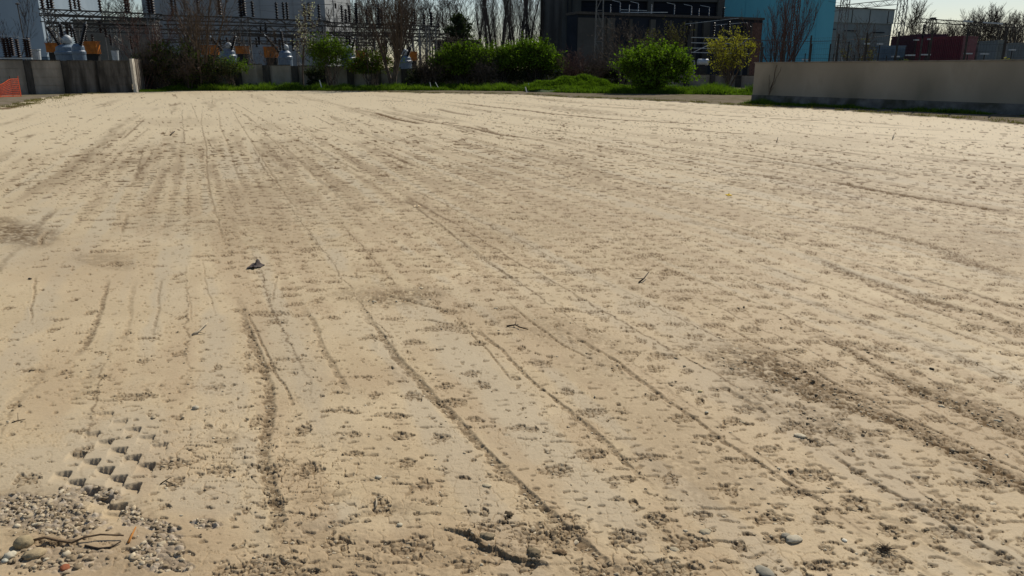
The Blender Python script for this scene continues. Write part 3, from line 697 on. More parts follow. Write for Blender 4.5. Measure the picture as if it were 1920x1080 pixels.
stone(790, 537, .017, (.55, .48, .38, 1), 'pale stone in the dark patch where the centre rut begins', .45, 1.5, 21, group=GS)
stone(702, 564, .015, (.50, .44, .36, 1), 'pale stone at the left end of the dark patch', .4, 1.6, 22, group=GS)
for i_, (a_, b_, s_, c_, l_) in enumerate([(955, 966, .014, (.10, .08, .06, 1), 'dark clod between the wide rut and the broken crust'), (1000, 1040, .020, (.20, .165, .12, 1), 'grey clod filling the broken crust hollow at the bottom'),
     (1052, 1035, .017, (.17, .12, .08, 1), 'brown clod right of the broken crust hollow'), (1039, 997, .015, (.18, .14, .10, 1), 'brown crumbly clod at the foot of the wide rut'), (1258, 723, .010, (.05, .045, .04, 1), 'small black clod on bare sand right of centre'),
     (1747, 693, .010, (.05, .045, .04, 1), 'tiny dark clod above the right hand dark rut'), (56, 523, .012, (.05, .045, .04, 1), 'small dark clod by the thin groove at the left'), (915, 1010, .018, (.26, .22, .165, 1), 'grey crust piece at the left end of the broken hollow')]):
    stone(a_, b_, s_, c_, l_, .55, 1.4, 40+i_, 'soil_clod', 'clod', 'clods of soil on the lot', .38)

# ------------------------------------------------------------------ sticks and litter
def stick(pts, r, mat, label, name='stick', cat='stick', forks=(), lift=.3, group='sticks and twigs on the ground'):
    W = []
    for p in pts:
        x, y, _ = gnd(p[0], p[1]); W.append((x, y, hgt(x, y)+r*.8+(p[2] if len(p) > 2 else 0)))
    W = np.array(W); m = MB(); n = len(W)
    rad = r*np.linspace(1, .55, n)
    T = np.gradient(W, axis=0); T /= np.linalg.norm(T, axis=1, keepdims=True)
    up = np.array([0, 0, 1.]); V = []; K = 6
    for i in range(n):
        u = np.cross(T[i], up); u /= np.linalg.norm(u); v = np.cross(u, T[i])
        for k in range(K): V.append(W[i]+rad[i]*(u*cos(2*pi*k/K)+v*sin(2*pi*k/K)))
    F = [(i*K+k, i*K+(k+1) % K, (i+1)*K+(k+1) % K, (i+1)*K+k) for i in range(n-1) for k in range(K)]
    F += [(0, 3, 2, 1), (0, 5, 4, 3)]; b = (n-1)*K; F += [(b, b+1, b+2, b+3), (b, b+3, b+4, b+5)]
    m.add(V, F)
    for a, q, rr_ in forks:
        x, y, _ = gnd(q[0], q[1]); m.bar(W[a], (x, y, hgt(x, y)+(q[2] if len(q) > 2 else .005)), rr_, rr_*.5)
    o = m.build(name, mat, loc=tuple(W[0]), smooth=True); return tag(o, label, cat, group)
M['stick_b'] = noise_mat('stick_brown', rgb((78, 62, 46)), rgb((120, 100, 76)), 40); M['stick_p'] = noise_mat('stick_pale', rgb((150, 136, 112)), rgb((190, 176, 150)), 40)
M['stick_d'] = noise_mat('stick_dark', rgb((48, 40, 32)), rgb((76, 64, 50)), 40); M['stick_o'] = noise_mat('stick_orange', rgb((150, 98, 48)), rgb((190, 132, 66)), 40)
stick([(58, 1017, .004), (85, 1014, .012), (110, 1016, .01), (135, 1019, .008), (160, 1015, .012), (190, 1011, .014), (233, 1011, .01)], .0055, M['stick_b'], 'long thin brown stick lying across the gravel at the bottom left', forks=[(2, (95, 1024), .003)])
stick([(160, 1026), (185, 1030), (210, 1028), (228, 1020, .006)], .0045, M['stick_d'], 'short dark curved stick just below the long brown one')
stick([(241, 1020), (247, 1008, .006), (256, 996, .012)], .0055, M['stick_o'], 'short orange brown stub of wood right of the long stick')
stick([(704, 952), (706, 944, .006), (706, 936, .01)], .005, M['stick_p'], 'short pale stick on end of the dust patch at bottom centre left', forks=[(2, (722, 931, .008), .0035)])
stick([(300, 908), (310, 905, .008), (321, 900, .014)], .003, M['stick_d'], 'small forked dark twig beside the tyre print', forks=[(1, (327, 907, .006), .0025)])
stick([(22, 792), (34, 789, .008), (48, 787, .004)], .003, M['stick_d'], 'thin dark twig with pale tip at the left edge', forks=[(1, (35, 783, .03), .002)])
stick([(360, 627), (372, 623, .01), (383, 614, .02), (390, 606, .01)], .007, M['stick_p'], 'bent pale dry root on the sand left of the first rut', forks=[(1, (385, 625), .004)])
stick([(1198, 530), (1207, 527, .02), (1216, 520, .05)], .008, M['stick_d'], 'dark twig standing up in the middle of the lot', forks=[(1, (1190, 526, .02), .004)])
stick([(320, 254), (324, 251, .02), (328, 248, .01)], .02, M['stick_d'], 'short dark stick far off, left of the long wheel track')
stick([(1673, 262, .03), (1677, 257, .12), (1680, 255, .04)], .012, M['stick_p'], 'pale twig on the far sand before the rendered wall')
stick([(1456, 268), (1458, 265, .08)], .012, M['stick_d'], 'tiny dark twig far right on the pale sand')
stick([(950, 612), (966, 612, .01), (975, 617, .01), (990, 619)], .006, M['stick_d'], 'dark crooked twig on the reddish patch at centre', forks=[(1, (968, 607, .03), .003)])
# dry weed
m = MB(); x0, y0, _ = gnd(1660, 1031); g_ = np.random.default_rng(5); z0 = hgt(x0, y0)
for k in range(60):
    a = g_.uniform(0, 2*pi); l = g_.uniform(.014, .04); e = g_.uniform(.1, .9)
    p = np.array([x0+g_.normal()*.008, y0+g_.normal()*.008, z0+.002]); q = p+l*np.array([cos(a)*cos(e), sin(a)*cos(e), sin(e)*.8]); m.bar(p, q, .0011, .0005, caps=False)
tag(m.build('dead_weed', M['stick_d'], loc=(x0, y0, z0)), 'dark dried up weed tuft lying near the bottom right', 'dead weed')
# rag
def sheet(name, px, py, w, d, hgt_, mat, label, cat, seed):
    x, y, _ = gnd(px, py); z = hgt(x, y); n = 22
    u, v = np.meshgrid(np.linspace(-1, 1, n), np.linspace(-1, 1, n)); u = u.ravel(); v = v.ravel()
    rr_ = 1+.28*fbm(np.arctan2(v, u)*1.3+seed, u*0+seed, seed, 2)
    X = u*w*rr_; Y = v*d*rr_*(1-.35*u)
    pk = np.exp(-((u-.1)/.32)**2-((v-.35)/.6)**2)
    Z = hgt_*pk*(1+.3*fbm(u*2, v*2, seed+3, 2))+.25*hgt_*np.abs(fbm(u*2.3+4, v*2.3, seed, 2))*np.clip(1-u*u, 0, 1)+.008
    V = np.stack([X, Y, Z], 1); V = np.concatenate([V, V-np.array([0, 0, .006])]); N_ = n*n
    F = [(i*n+j, i*n+j+1, (i+1)*n+j+1, (i+1)*n+j) for i in range(n-1) for j in range(n-1)]
    F2 = [tuple(N_+a for a in q[::-1]) for q in F]
    mm = MB(); mm.add(V+np.array([x, y, z]), F+F2); o = mm.build(name, mat, loc=(x, y, z), smooth=True); return tag(o, label, cat)
M['rag'] = noise_mat('dark_cloth', rgb((74, 68, 66)), rgb((98, 90, 86)), 30, rough=.95, spec=.05)
M['scrap_y'] = noise_mat('yellow_plastic', rgb((200, 165, 30)), rgb((225, 190, 50)), 20); M['scrap_c'] = noise_mat('cream_plastic', rgb((215, 190, 150)), rgb((235, 212, 175)), 20)
sheet('rag', 481, 500, .058, .07, .06, M['rag'], 'crumpled dark grey rag with a raised peak on the sand left of centre', 'rag', 3)
sheet('plastic_scrap', 1367, 366, .035, .05, .02, M['scrap_y'], 'small yellow plastic scrap on the sand right of centre', 'litter', 5)
sheet('plastic_scrap', 782, 388, .045, .03, .02, M['scrap_c'], 'small cream coloured scrap on the roller prints near the centre', 'litter', 6)

# ------------------------------------------------------------------ trees
def grow(seed, height, r0, n1=14, n2=7, n3=5, n4=0, start=.25, spread=.9, up=.35, ratio=.55, trunks=1, wob=.06, l1=.45, fast=0, minr=.006):
    g = random.Random(seed); S = []; tips = []
    def vec(az, el): return np.array([cos(az)*cos(el), sin(az)*cos(el), sin(el)])
    def branch(p, d, L, r, lev, nseg):
        pts = [p]; rs = [r]; dd = d
        for k in range(nseg):
            dd = dd+np.array([g.gauss(0, wob), g.gauss(0, wob), g.gauss(0, wob)+up*.12*(lev > 0)])*(1+lev*.6); dd = dd/np.linalg.norm(dd)
            q = pts[-1]+dd*L/nseg; r1 = r*(1-(k+1)/nseg*.8)
            S.append((pts[-1], q, max(rs[-1], minr), max(r1, minr*.7), lev)); pts.append(q); rs.append(r1)
        n = [n1, n2, n3, n4][lev] if lev < 4 else 0
        if lev >= 3 or n == 0: tips.append(pts[-1])
        for k in range(n):
            f = (start if lev == 0 else .2)+(1-(start if lev == 0 else .2))*(k+g.random())/n; f = min(f, .98)
            i = min(int(f*nseg), nseg-1); t = f*nseg-i; q = pts[i]*(1-t)+pts[i+1]*t
            dl = pts[i+1]-pts[i]; dl = dl/np.linalg.norm(dl)
            az = g.random()*2*pi if lev else k*2.4+g.random()
            side = np.cross(dl, vec(az, 0)); side /= max(np.linalg.norm(side), 1e-6)
            ang = spread*(.7+.5*g.random())*(1 if not fast else .35 if lev == 0 else .6)
            nd = dl*cos(ang)+side*sin(ang)+np.array([0, 0, up*(.5 if lev else .8)]); nd /= np.linalg.norm(nd)
            LL = L*(l1 if lev == 0 else .5)*(1-.5*f if lev == 0 else 1-.3*f)*(.7+.6*g.random())
            branch(q, nd, LL, max(rs[i]*ratio, minr), lev+1, [7, 5, 3, 2][lev+1] if lev+1 < 4 else 2)
    for k in range(trunks):
        a = g.random()*2*pi; tl = 0 if trunks == 1 else .12+.35*g.random()
        d = np.array([sin(tl)*cos(a), sin(tl)*sin(a), cos(tl)])
        branch(np.array([g.gauss(0, .12)*(trunks > 1), g.gauss(0, .12)*(trunks > 1), 0.]), d, height*(1 if trunks == 1 else .75+.25*g.random()), r0*(1 if trunks == 1 else .6+.4*g.random()), 0, 9)
    return S, tips
def tree_parts(root, S, bark, twig=None, split=1):
    m1 = MB(); m2 = MB()
    A = [s for s in S if s[4] < split]; B = [s for s in S if s[4] >= split]
    o = np.array(origin_of(root))
    for mm, Q, n in ((m1, A, 6), (m2, B, 3)):
        if Q: mm.tubes(np.array([s[0] for s in Q])+o, np.array([s[1] for s in Q])+o, np.array([s[2] for s in Q]), np.array([s[3] for s in Q]), n)
    t = m1.build('trunk', bark, root, smooth=True)
    if B: m2.build('branches', twig or bark, root)
    return t
def leafset(P, size, g, squash=.6, n_each=1, jit=.1):
    P = np.repeat(np.asarray(P), n_each, 0); n = len(P)
    P = P+g.normal(0, jit, (n, 3))
    U = g.standard_normal((n, 3)); U /= np.linalg.norm(U, axis=1, keepdims=True)
    W = np.cross(U, g.standard_normal((n, 3))); W /= np.linalg.norm(W, axis=1, keepdims=True)
    s = size*g.uniform(.6, 1.4, (n, 1))
    return P, U*s, W*s*squash
def tree(name, label, cat, px, Y, height, r0, bark='bark', group=None, z=0.0, leaves=None, **kw):
    seed = kw.pop('seed', 1); x = X_(px, Y); root = thing(name, label, cat, (x, Y, z), group)
    S, tips = grow(seed, height, r0, **kw); tree_parts(root, S, M[bark])
    if leaves:
        mat, cnt, size, jit, lo = leaves; g = np.random.default_rng(seed+50)
        seg = [s for s in S if s[4] >= 2] or S; seg = [s for s in seg if s[1][2] > lo*height]
        idx = g.integers(0, len(seg), cnt); t = g.random((cnt, 1))
        P = np.array([seg[i][0] for i in idx])*(1-t)+np.array([seg[i][1] for i in idx])*t
        m = MB(); m.quads(*leafset(P+np.array([x, Y, z]), size, g, jit=jit)); m.build('foliage', M[mat], root)
    return root
def bush(name, label, px, Y, w, h, d, mat, n=5000, size=.05, seed=1, group=None, z=0.0, lobes=14, stems=26, bark='bark_dark', lo=0.0, mat2=None, cat='bush', shell=.55, frac2=.3):
    """leafy bush: many leaf-sized faces on shoots fanned through a lumpy volume, with stems inside"""
    g = np.random.default_rng(seed); x = X_(px, Y); root = thing(name, label, cat, (x, Y, z), group); o = np.array([x, Y, z])
    # lobes
    L = []
    for k in range(lobes):
        a = g.uniform(0, 2*pi); rr_ = g.uniform(.1, .72); zz = g.uniform((.25 if lo else .10)+lo*.5, .8)
        f = 1-.5*max(0, zz-.4)
        zz = min(zz, .86*(1-.75*rr_*rr_)); L.append((cos(a)*rr_*w/2*f, sin(a)*rr_*d/2*f, zz*h, g.uniform(.2, .36)*min(w, h*1.3)))
    P = []; tw0 = []; tw1 = []
    per = n//lobes
    for cx, cy, cz, r in L:
        k = max(6, per//14)
        dirs = g.standard_normal((k, 3)); dirs[:, 2] = np.abs(dirs[:, 2])*.9-.15; dirs /= np.linalg.norm(dirs, axis=1, keepdims=True)
        ln = r*g.uniform(.55, 1.25, (k, 1)); c = np.array([cx, cy, cz])
        tw0.append(c+dirs*ln*.15); tw1.append(c+dirs*ln)
        t = g.uniform(shell, 1, (k, 14, 1)); P.append((c+dirs[:, None]*ln[:, None]*t+g.normal(0, .035*r/.4, (k, 14, 3))).reshape(-1, 3))
    P = np.concatenate(P); A = np.concatenate(tw0); B = np.concatenate(tw1)
    k = np.array([w/2/np.percentile(np.abs(P[:, 0]), 98), d/2/np.percentile(np.abs(P[:, 1]), 98), h/np.percentile(P[:, 2], 98.5)])
    P = P*k; A = A*k; B = B*k
    ns = int(10+w*7); sx = g.uniform(-.46, .46, ns)*w; sy = g.uniform(-.35, .35, ns)*d; tz = h*(1-1.6*(np.abs(sx)/w)**2)*g.uniform(.78, 1.12, ns); b0 = np.stack([sx, sy, tz-.55], 1); b1 = b0+np.stack([g.normal(0, .22, ns)+sx*.12, g.normal(0, .15, ns), g.uniform(.45, .85, ns)*min(1, h/2.5)], 1)
    tt_ = g.uniform(0, 1, (ns, int(n/260)+4, 1))**.8; PS = (b0[:, None]+(b1-b0)[:, None]*tt_+g.normal(0, .05, (ns, int(n/260)+4, 3))).reshape(-1, 3); P = np.concatenate([P, PS]); A = np.concatenate([A, b0]); B = np.concatenate([B, b1]); L = [(a_*k[0], b_*k[1], c_*k[2], r_) for a_, b_, c_, r_ in L]
    P = P[P[:, 2] > lo*h+.02]
    m = MB()
    m.tubes(A+o, B+o, np.full(len(A), .010), np.full(len(A), .004), 3)
    for k in range(stems):
        c = L[g.integers(0, len(L))]; q = np.array(c[:3]); p = np.array([g.normal()*.12*w/2, g.normal()*.12*d/2, -.05])
        md = (p+q)/2+g.normal(0, .08, 3); m.tubes(np.array([p, md])+o, np.array([md, q])+o, np.array([.03, .022]), np.array([.022, .010]), 4)
    m.build('stems', M[bark], root)
    if mat2:
        k = g.random(len(P)) < frac2; m = MB(); m.quads(*leafset(P[k]+o, size, g, jit=.02)); m.build('new_leaves', M[mat2], root); P = P[~k]
    m = MB(); m.quads(*leafset(P+o, size, g, jit=.02)); m.build('foliage', M[mat], root)
    return root

# --- along the back wall, left to right
GB = 'bare trees growing along the far wall'
tree('bare_tree', 'large bare many-stemmed tree left of the grey building front, rising above the frame', 'tree', 372, 66, 8.8, .16, 'bark', GB, seed=11, trunks=6, n1=12, n2=6, n3=4, spread=.65, up=.30, l1=.5, wob=.05, minr=.012, start=.12)
tree('bare_tree', 'reddish bare multi-stemmed tree behind the corner of the left wall', 'tree', 268, 65.4, 6.2, .09, 'bark_red', GB, seed=12, trunks=5, n1=10, n2=6, n3=4, spread=.7, up=.25, l1=.5, minr=.010)
tree('blossom_tree', 'slender tree dotted with white blossom in front of the grey building', 'tree', 566, 68, 6.2, .10, 'bark', GB, seed=13, n1=16, n2=6, n3=4, spread=.75, up=.4, l1=.38, start=.3, minr=.012, leaves=('blossom', 420, .045, .10, .3))
tree('bare_tree', 'tall bare tree with a dense round crown right of the grey building', 'tree', 733, 68, 8.6, .20, 'bark', GB, seed=14, trunks=5, n1=14, n2=7, n3=4, spread=.55, up=.42, l1=.52, wob=.05, minr=.011, start=.22)
tree('bare_tree', 'leaning thin bare tree between the blossom tree and the round crowned one', 'tree', 690, 68.8, 6.0, .07, 'bark_dark', GB, seed=15, trunks=3, n1=12, n2=6, n3=3, spread=.6, up=.4, l1=.45, minr=.009)
tree('bare_tree', 'slim bare tree at the left edge before the pale blue building', 'tree', 22, 73, 8.2, .08, 'bark_dark', GB, seed=16, trunks=2, n1=11, n2=5, n3=3, spread=.5, up=.45, l1=.42, minr=.012)
tree('bare_tree', 'bare tree with pale twigs between breaker tanks and grey building', 'tree', 498, 72, 4.8, .06, 'bark', GB, seed=17, trunks=3, n1=10, n2=5, n3=3, spread=.7, up=.35, l1=.42, minr=.010)
tree('bare_tree', 'short bare tree right of the lattice column', 'tree', 850, 74, 4.8, .07, 'bark', GB, seed=18, trunks=3, n1=12, n2=6, n3=4, spread=.8, up=.2, l1=.55, minr=.010)
bush('thicket', 'brown and green tangled thicket filling the corner behind the left wall', 322, 65.6, 6.0, 3.6, 2.0, 'leaf_dark', 9000, .045, 21, lobes=22, stems=60, mat2='leaf', bark='bark', cat='thicket', frac2=.45)
bush('thicket', 'dark ivy-choked thicket under the large bare tree', 392, 66.2, 5.0, 2.6, 1.6, 'leaf_dark', 7000, .045, 22, lobes=16, stems=60, mat2='leaf_olive', bark='bark', cat='thicket', frac2=.25)
bush('bush', 'light green sapling bush left of the second row of tanks', 434, 67.4, 3.2, 2.7, 1.4, 'leaf', 2200, .045, 23, lobes=9, stems=18, lo=.45, mat2='leaf_bright', bark='bark')
bush('bush', 'conical yellow-green bush beside the white blossom tree', 620, 68.4, 4.0, 4.3, 1.8, 'leaf', 6000, .05, 24, lobes=14, stems=22, lo=.35, mat2='leaf_bright', bark='bark')
bush('bush', 'loose green bush with some dry leaves left of the round crowned bare tree', 700, 69.2, 4.4, 3.3, 1.8, 'leaf', 5200, .05, 25, lobes=12, stems=26, lo=.4, mat2='leaf_orange', bark='bark', frac2=.12)
GG = 'green hedge bushes along the far wall'
bush('bush', 'yellowish green hedge bush at the left end of the green hedge', 866, 70.5, 5.4, 3.7, 2.4, 'leaf', 12000, .06, 31, GG, lobes=18, mat2='leaf_bright', lo=.33)
bush('bush', 'green hedge bush in the middle of the hedge before the poplars', 938, 71.5, 4.6, 3.75, 2.2, 'leaf', 10000, .06, 32, GG, lobes=18, mat2='leaf_bright', lo=.33, frac2=.4)
bush('bush', 'tallest green hedge bush at the right end, beside the concrete pier', 1006, 72.5, 4.7, 4.2, 2.4, 'leaf', 12000, .06, 33, GG, lobes=20, mat2='leaf_bright', lo=.33, frac2=.5)
bush('bush', 'round dense bright green bush standing on the grass before the power house', 1231, 57.5, 5.0, 3.25, 4.2, 'leaf', 20000, .062, 34, lobes=38, stems=30, mat2='leaf_bright', frac2=.55, shell=.4)
for px_, Y_, h_, sd_, l_ in [(295, 65.2, 3.4, 141, 'brown leafless brush at the left end of the corner thicket'), (352, 65.4, 3.2, 142, 'brown leafless brush in front of the large bare tree'), (800, 70.2, 3.0, 145, 'brown leafless brush below the lattice column'), (905, 70, 2.6, 146, 'brown leafless brush between the first two hedge bushes'), (1120, 72, 3.0, 147, 'brown leafless brush left of the round green bush')]:
    tree('bare_shrub', l_, 'shrub', px_, Y_, h_, .035, 'bark', 'leafless brush along the far wall', seed=sd_, trunks=13, n1=9, n2=5, n3=3, spread=.95, up=.08, l1=.55, minr=.011)
tree('bare_shrub', 'brown leafless shrub tangle between the hedge and the power house', 'shrub', 1072, 71, 3.4, .04, 'bark_red', GB, seed=41, trunks=12, n1=9, n2=5, n3=3, spread=.9, up=.1, l1=.5, minr=.010)
tree('bare_tree', 'bare grey tree with drooping twigs in front of the power house', 'tree', 1165, 68, 5.4, .08, 'bark', GB, seed=42, trunks=5, n1=12, n2=6, n3=4, spread=.9, up=.12, l1=.55, minr=.010)
tree('budding_tree', 'olive brown budding tree behind the round green bush', 'tree', 1245, 69, 5.2, .09, 'bark', GB, seed=43, trunks=5, n1=12, n2=7, n3=4, spread=.75, up=.3, l1=.5, minr=.010, leaves=('leaf_olive', 2600, .045, .10, .5))
tree('budding_tree', 'yellow-green budding tree left of the rendered wall', 'tree', 1368, 66, 4.6, .10, 'bark', GB, seed=44, trunks=6, n1=12, n2=6, n3=4, spread=.8, up=.3, l1=.5, minr=.008, leaves=('leaf_yellow', 3400, .045, .10, .22))
tree('bare_tree', 'reddish bare tree with upright twigs before the bright blue building', 'tree', 1462, 62, 7.2, .08, 'bark_red', GB, seed=45, trunks=9, n1=12, n2=5, n3=3, spread=.42, up=.55, l1=.5, minr=.009, start=.2)
tree('bare_tree', 'thin bare tree over the wall before the grey hall', 'tree', 1606, 55, 4.4, .05, 'bark', GB, seed=46, trunks=4, n1=10, n2=5, n3=3, spread=.6, up=.35, l1=.45, minr=.008)
tree('budding_tree', 'small olive green sapling showing over the wall top before the hall', 'tree', 1607, 50, 2.9, .04, 'bark', GB, seed=47, trunks=4, n1=9, n2=5, n3=3, spread=.5, up=.4, l1=.45, minr=.007, leaves=('leaf_olive', 500, .04, .06, .45))
bush('bush', 'low green shrub over the wall top below the maroon containers', 1690, 60, 3.0, 2.4, 1.4, 'leaf', 1800, .05, 48, lobes=8, lo=.4, bark='bark', mat2='leaf_olive')
bush('bush', 'small yellow-green shrub over the wall top at far right', 1890, 52, 1.6, 2.3, 1.2, 'leaf_yellow', 700, .04, 49, lobes=6, lo=.4, bark='bark')

IV = 'dark ivy masses against the far wall'
for px_, Y_, w_, h_, sd_, l_ in [(285, 66.0, 2.0, 2.6, 201, 'dark ivy filling the corner right behind the brown slats'), (590, 69.6, 1.8, 2.0, 203, 'dark ivy on the far wall left of the conical bush'),
    (800, 71.0, 3.4, 1.9, 204, 'dark ivy and twigs on the far wall below the lattice column'), (862, 71.2, 5.0, 2.1, 205, 'dark undergrowth below the left hedge bush'), (940, 72.0, 5.0, 2.0, 206, 'dark undergrowth below the middle hedge bush'),
    (1010, 72.8, 4.6, 2.0, 207, 'dark undergrowth below the tallest hedge bush'), (1130, 73.5, 5.6, 1.9, 208, 'dark ivy hanging over the low wall left of the round bush'), (1072, 73, 3.4, 1.7, 209, 'dark brambles on the wall below the leafless shrub')]:
    bush('ivy', l_, px_, Y_, w_, h_, .9, 'leaf_dark', int(900*w_), .055, sd_, IV, lobes=12, stems=20, mat2='leaf_olive', frac2=.08, cat='ivy')

# --- grove of poplars and other far trees
def make_proto(name, seed, bark, **kw):
    root = thing(name, '', 'tree', (0, 0, 0)); S, t = grow(seed, 16, .22, **kw); tree_parts(root, S, M[bark]); return root
ORD = ['first', 'second', 'third', 'fourth', 'fifth', 'sixth', 'seventh', 'eighth', 'ninth', 'tenth', 'eleventh', 'twelfth', 'thirteenth', 'fourteenth', 'fifteenth', 'sixteenth', 'seventeenth', 'eighteenth', 'nineteenth', 'twentieth', 'twenty-first', 'twenty-second', 'twenty-third', 'twenty-fourth', 'twenty-fifth', 'twenty-sixth', 'twenty-seventh', 'twenty-eighth']
pop = [make_proto('poplar_tree', 61+k, 'bark_dark', n1=26, n2=9, n3=4, spread=1.0, up=.62, l1=.34, fast=1, start=.05, wob=.05, minr=.011, ratio=.30) for k in range(3)]
sprd = [make_proto('bare_tree', 71+k, 'bark_dark', n1=18, n2=8, n3=7, n4=0, spread=.72, up=.35, l1=.50, start=.18, wob=.05, minr=.024) for k in range(3)]
skyl = [make_proto('bare_tree', 81+k, 'bark', n1=18, n2=8, n3=6, n4=0, spread=.72, up=.35, l1=.50, start=.14, wob=.05, minr=.030) for k in range(3)]  # lighter bark than the other far trees: haze put into the colour
used = set()
def place(protos, k, px, Y, rz, sc, label, group, szz=None):
    r = protos[k % len(protos)]
    loc = (X_(px, Y), Y, 0)
    if r.name not in used:
        used.add(r.name); r.location = loc; r.rotation_euler = (0, 0, rz); r.scale = (sc, sc, szz or sc); tag(r, label, None, group); return r
    return dup(r, loc, rz, sc, label, group, szz)
g_ = random.Random(3)
xs = [893, 906, 915, 924, 933, 941, 950, 958, 968, 975, 983, 990, 999, 1008, 1016, 1024, 1032, 1041]
for i, px in enumerate(xs):
    big = px in (915, 924, 941, 975, 983, 999)
    place(pop, i, px, (100 if big else 118)+g_.uniform(-4, 10), g_.uniform(0, 6), (1.0 if big else .85)+g_.uniform(-.08, .1), '%s poplar from the left in the bare grove behind the hedge' % ORD[i], 'bare poplars behind the hedge', None)
xs = [100, 205, 262, 632, 652, 672, 690, 708, 726, 745, 763, 780, 797, 814, 832, 850, 870]
for i, px in enumerate(xs):
    place(sprd, i, px, 112+g_.uniform(-6, 14), g_.uniform(0, 6), (.62 if px > 600 else .62)+g_.uniform(-.06, .10), '%s from the left of the bare trees standing behind the substation' % ORD[i], 'bare trees behind the substation')
xs = [1698, 1713, 1727, 1737, 1746, 1755, 1765, 1774, 1784, 1793, 1803, 1812, 1821, 1830, 1839, 1848, 1857, 1866, 1875, 1884, 1893, 1902, 1911, 1920]
hs = [.68, .66, .50, .48, .46, .46, .48, .48, .50, .52, .54, .56, .58, .60, .62, .62, .60, .58, .54, .52, .54, .56, .58, .60]
for i, px in enumerate(xs):
    place(skyl, i, px, 135+g_.uniform(-6, 10), g_.uniform(0, 6), hs[i]*.98, '%s bare tree from the left on the skyline right of the pylons' % ORD[i], 'bare trees on the right skyline')
# evergreen behind the bushes
def evergreen(px, Y, h, w, label, seed):
    x = X_(px, Y); root = thing('evergreen_tree', label, 'tree', (x, Y, 0)); g = np.random.default_rng(seed); m = MB(); m.bar((x, Y, -.1), (x, Y, h*.97), .22, .03, 8); 
    P = []; T0 = []; T1 = []
    for k in range(120):
        zz = .15+.83*k/120; L = w/2*(1-zz)**.42*g.uniform(.6, 1.15)+.15; a = g.uniform(0, 2*pi)
        p = np.array([0, 0, zz*h]); q = p+np.array([cos(a)*L, sin(a)*L, L*g.uniform(-.2, .3)]); T0.append(p); T1.append(q)
        t = g.uniform(.25, 1, (70, 1)); P.append(p+(q-p)*t+g.normal(0, .14, (70, 3)))
    m.tubes(np.array(T0)+[x, Y, 0], np.array(T1)+[x, Y, 0], np.full(120, .05), np.full(120, .015), 3); m.build('trunk', M['bark_dark'], root)
    P = np.concatenate(P); m = MB(); m.quads(*leafset(P+np.array([x, Y, 0]), .11, g, .5)); m.build('foliage', M['leaf_dark'], root); return root
evergreen(863, 104, 8.6, 6.4, 'broad dark evergreen tree between the bare trees and the poplar grove', 3)
evergreen(1046, 112, 7.0, 2.4, 'narrow dark evergreen just left of the power house pier', 4)

# ------------------------------------------------------------------ grass
def grass(name, pts, n, h, label, seed, spreadY=1.0, mound=None, clump=1.0, w=.02, flat=0):
    """pts: list of (px, depth, halfwidth) strips; blades with bases on low uneven banks"""
    g = np.random.default_rng(seed)
    P = np.array([(X_(a, b), b, c) for a, b, c in pts]); t = g.uniform(0, len(P)-1.001, n); i = t.astype(int); f = (t-i)[:, None]
    Q = P[i]*(1-f)+P[i+1]*f
    x = Q[:, 0]; y = Q[:, 1]+g.uniform(-1, 1, n)*Q[:, 2]
    dens = fbm(x*.55, y*.55, seed, 3)
    hh = h*np.clip(.45+.9*(dens+.3), .12, 1.7)*g.uniform(.5, 1.2, n)*clump
    e = 1-((y-Q[:, 1])/Q[:, 2])**2
    z = np.zeros(n)+.10*np.clip(dens+.4, 0, 1)*e
    if mound is not None: z = z+mound(x, y)
    a = g.uniform(0, 2*pi, n); wv = np.stack([np.cos(a), np.sin(a), 0*a], 1)*w*g.uniform(.6, 1.5, (n, 1))
    b = np.stack([x, y, z-.02], 1); tip = b+np.stack([g.normal(0, .45, n)*hh, g.normal(0, .45, n)*hh, hh], 1); md = (b+tip)/2+np.array([0, 0, 1])*hh[:, None]*.15
    V = np.stack([b-wv, b+wv, md+wv*.7, md-wv*.7, tip+wv*.15, tip-wv*.15], 1).reshape(-1, 3)
    k = (np.arange(n)*6)[:, None]; F = np.concatenate([k+[[0, 1, 2, 3]], k+[[3, 2, 4, 5]]])
    m = MB(); m.add(V, F); o = m.build(name, M['grass']); return tag(o, label, 'grass', kind='stuff')
grass('grass', [(296, 63.5, 1.0), (340, 66, 2.2), (500, 67, 2.2), (700, 67.5, 2.4), (850, 68, 2.6), (990, 66, 3.2), (1060, 62, 3.6), (1180, 60, 4.0), (1300, 60, 5.0), (1416, 57, 5.0)], 90000, .46, 'bright green grass strip along the foot of the far wall', 5)
def mnd(x, y):
    z = 0
    for px, Y, rx, ry, h in [(1075, 63, 3.0, 2.0, 1.0), (1030, 62.5, 2.2, 1.6, .62), (1120, 63, 2.4, 1.8, .75)]:
        z = np.maximum(z, h*np.exp(-((x-X_(px, Y))/rx)**2-((y-Y)/ry)**2))
    return z*(1+.22*fbm(x*1.1, y*1.1, 9, 2))
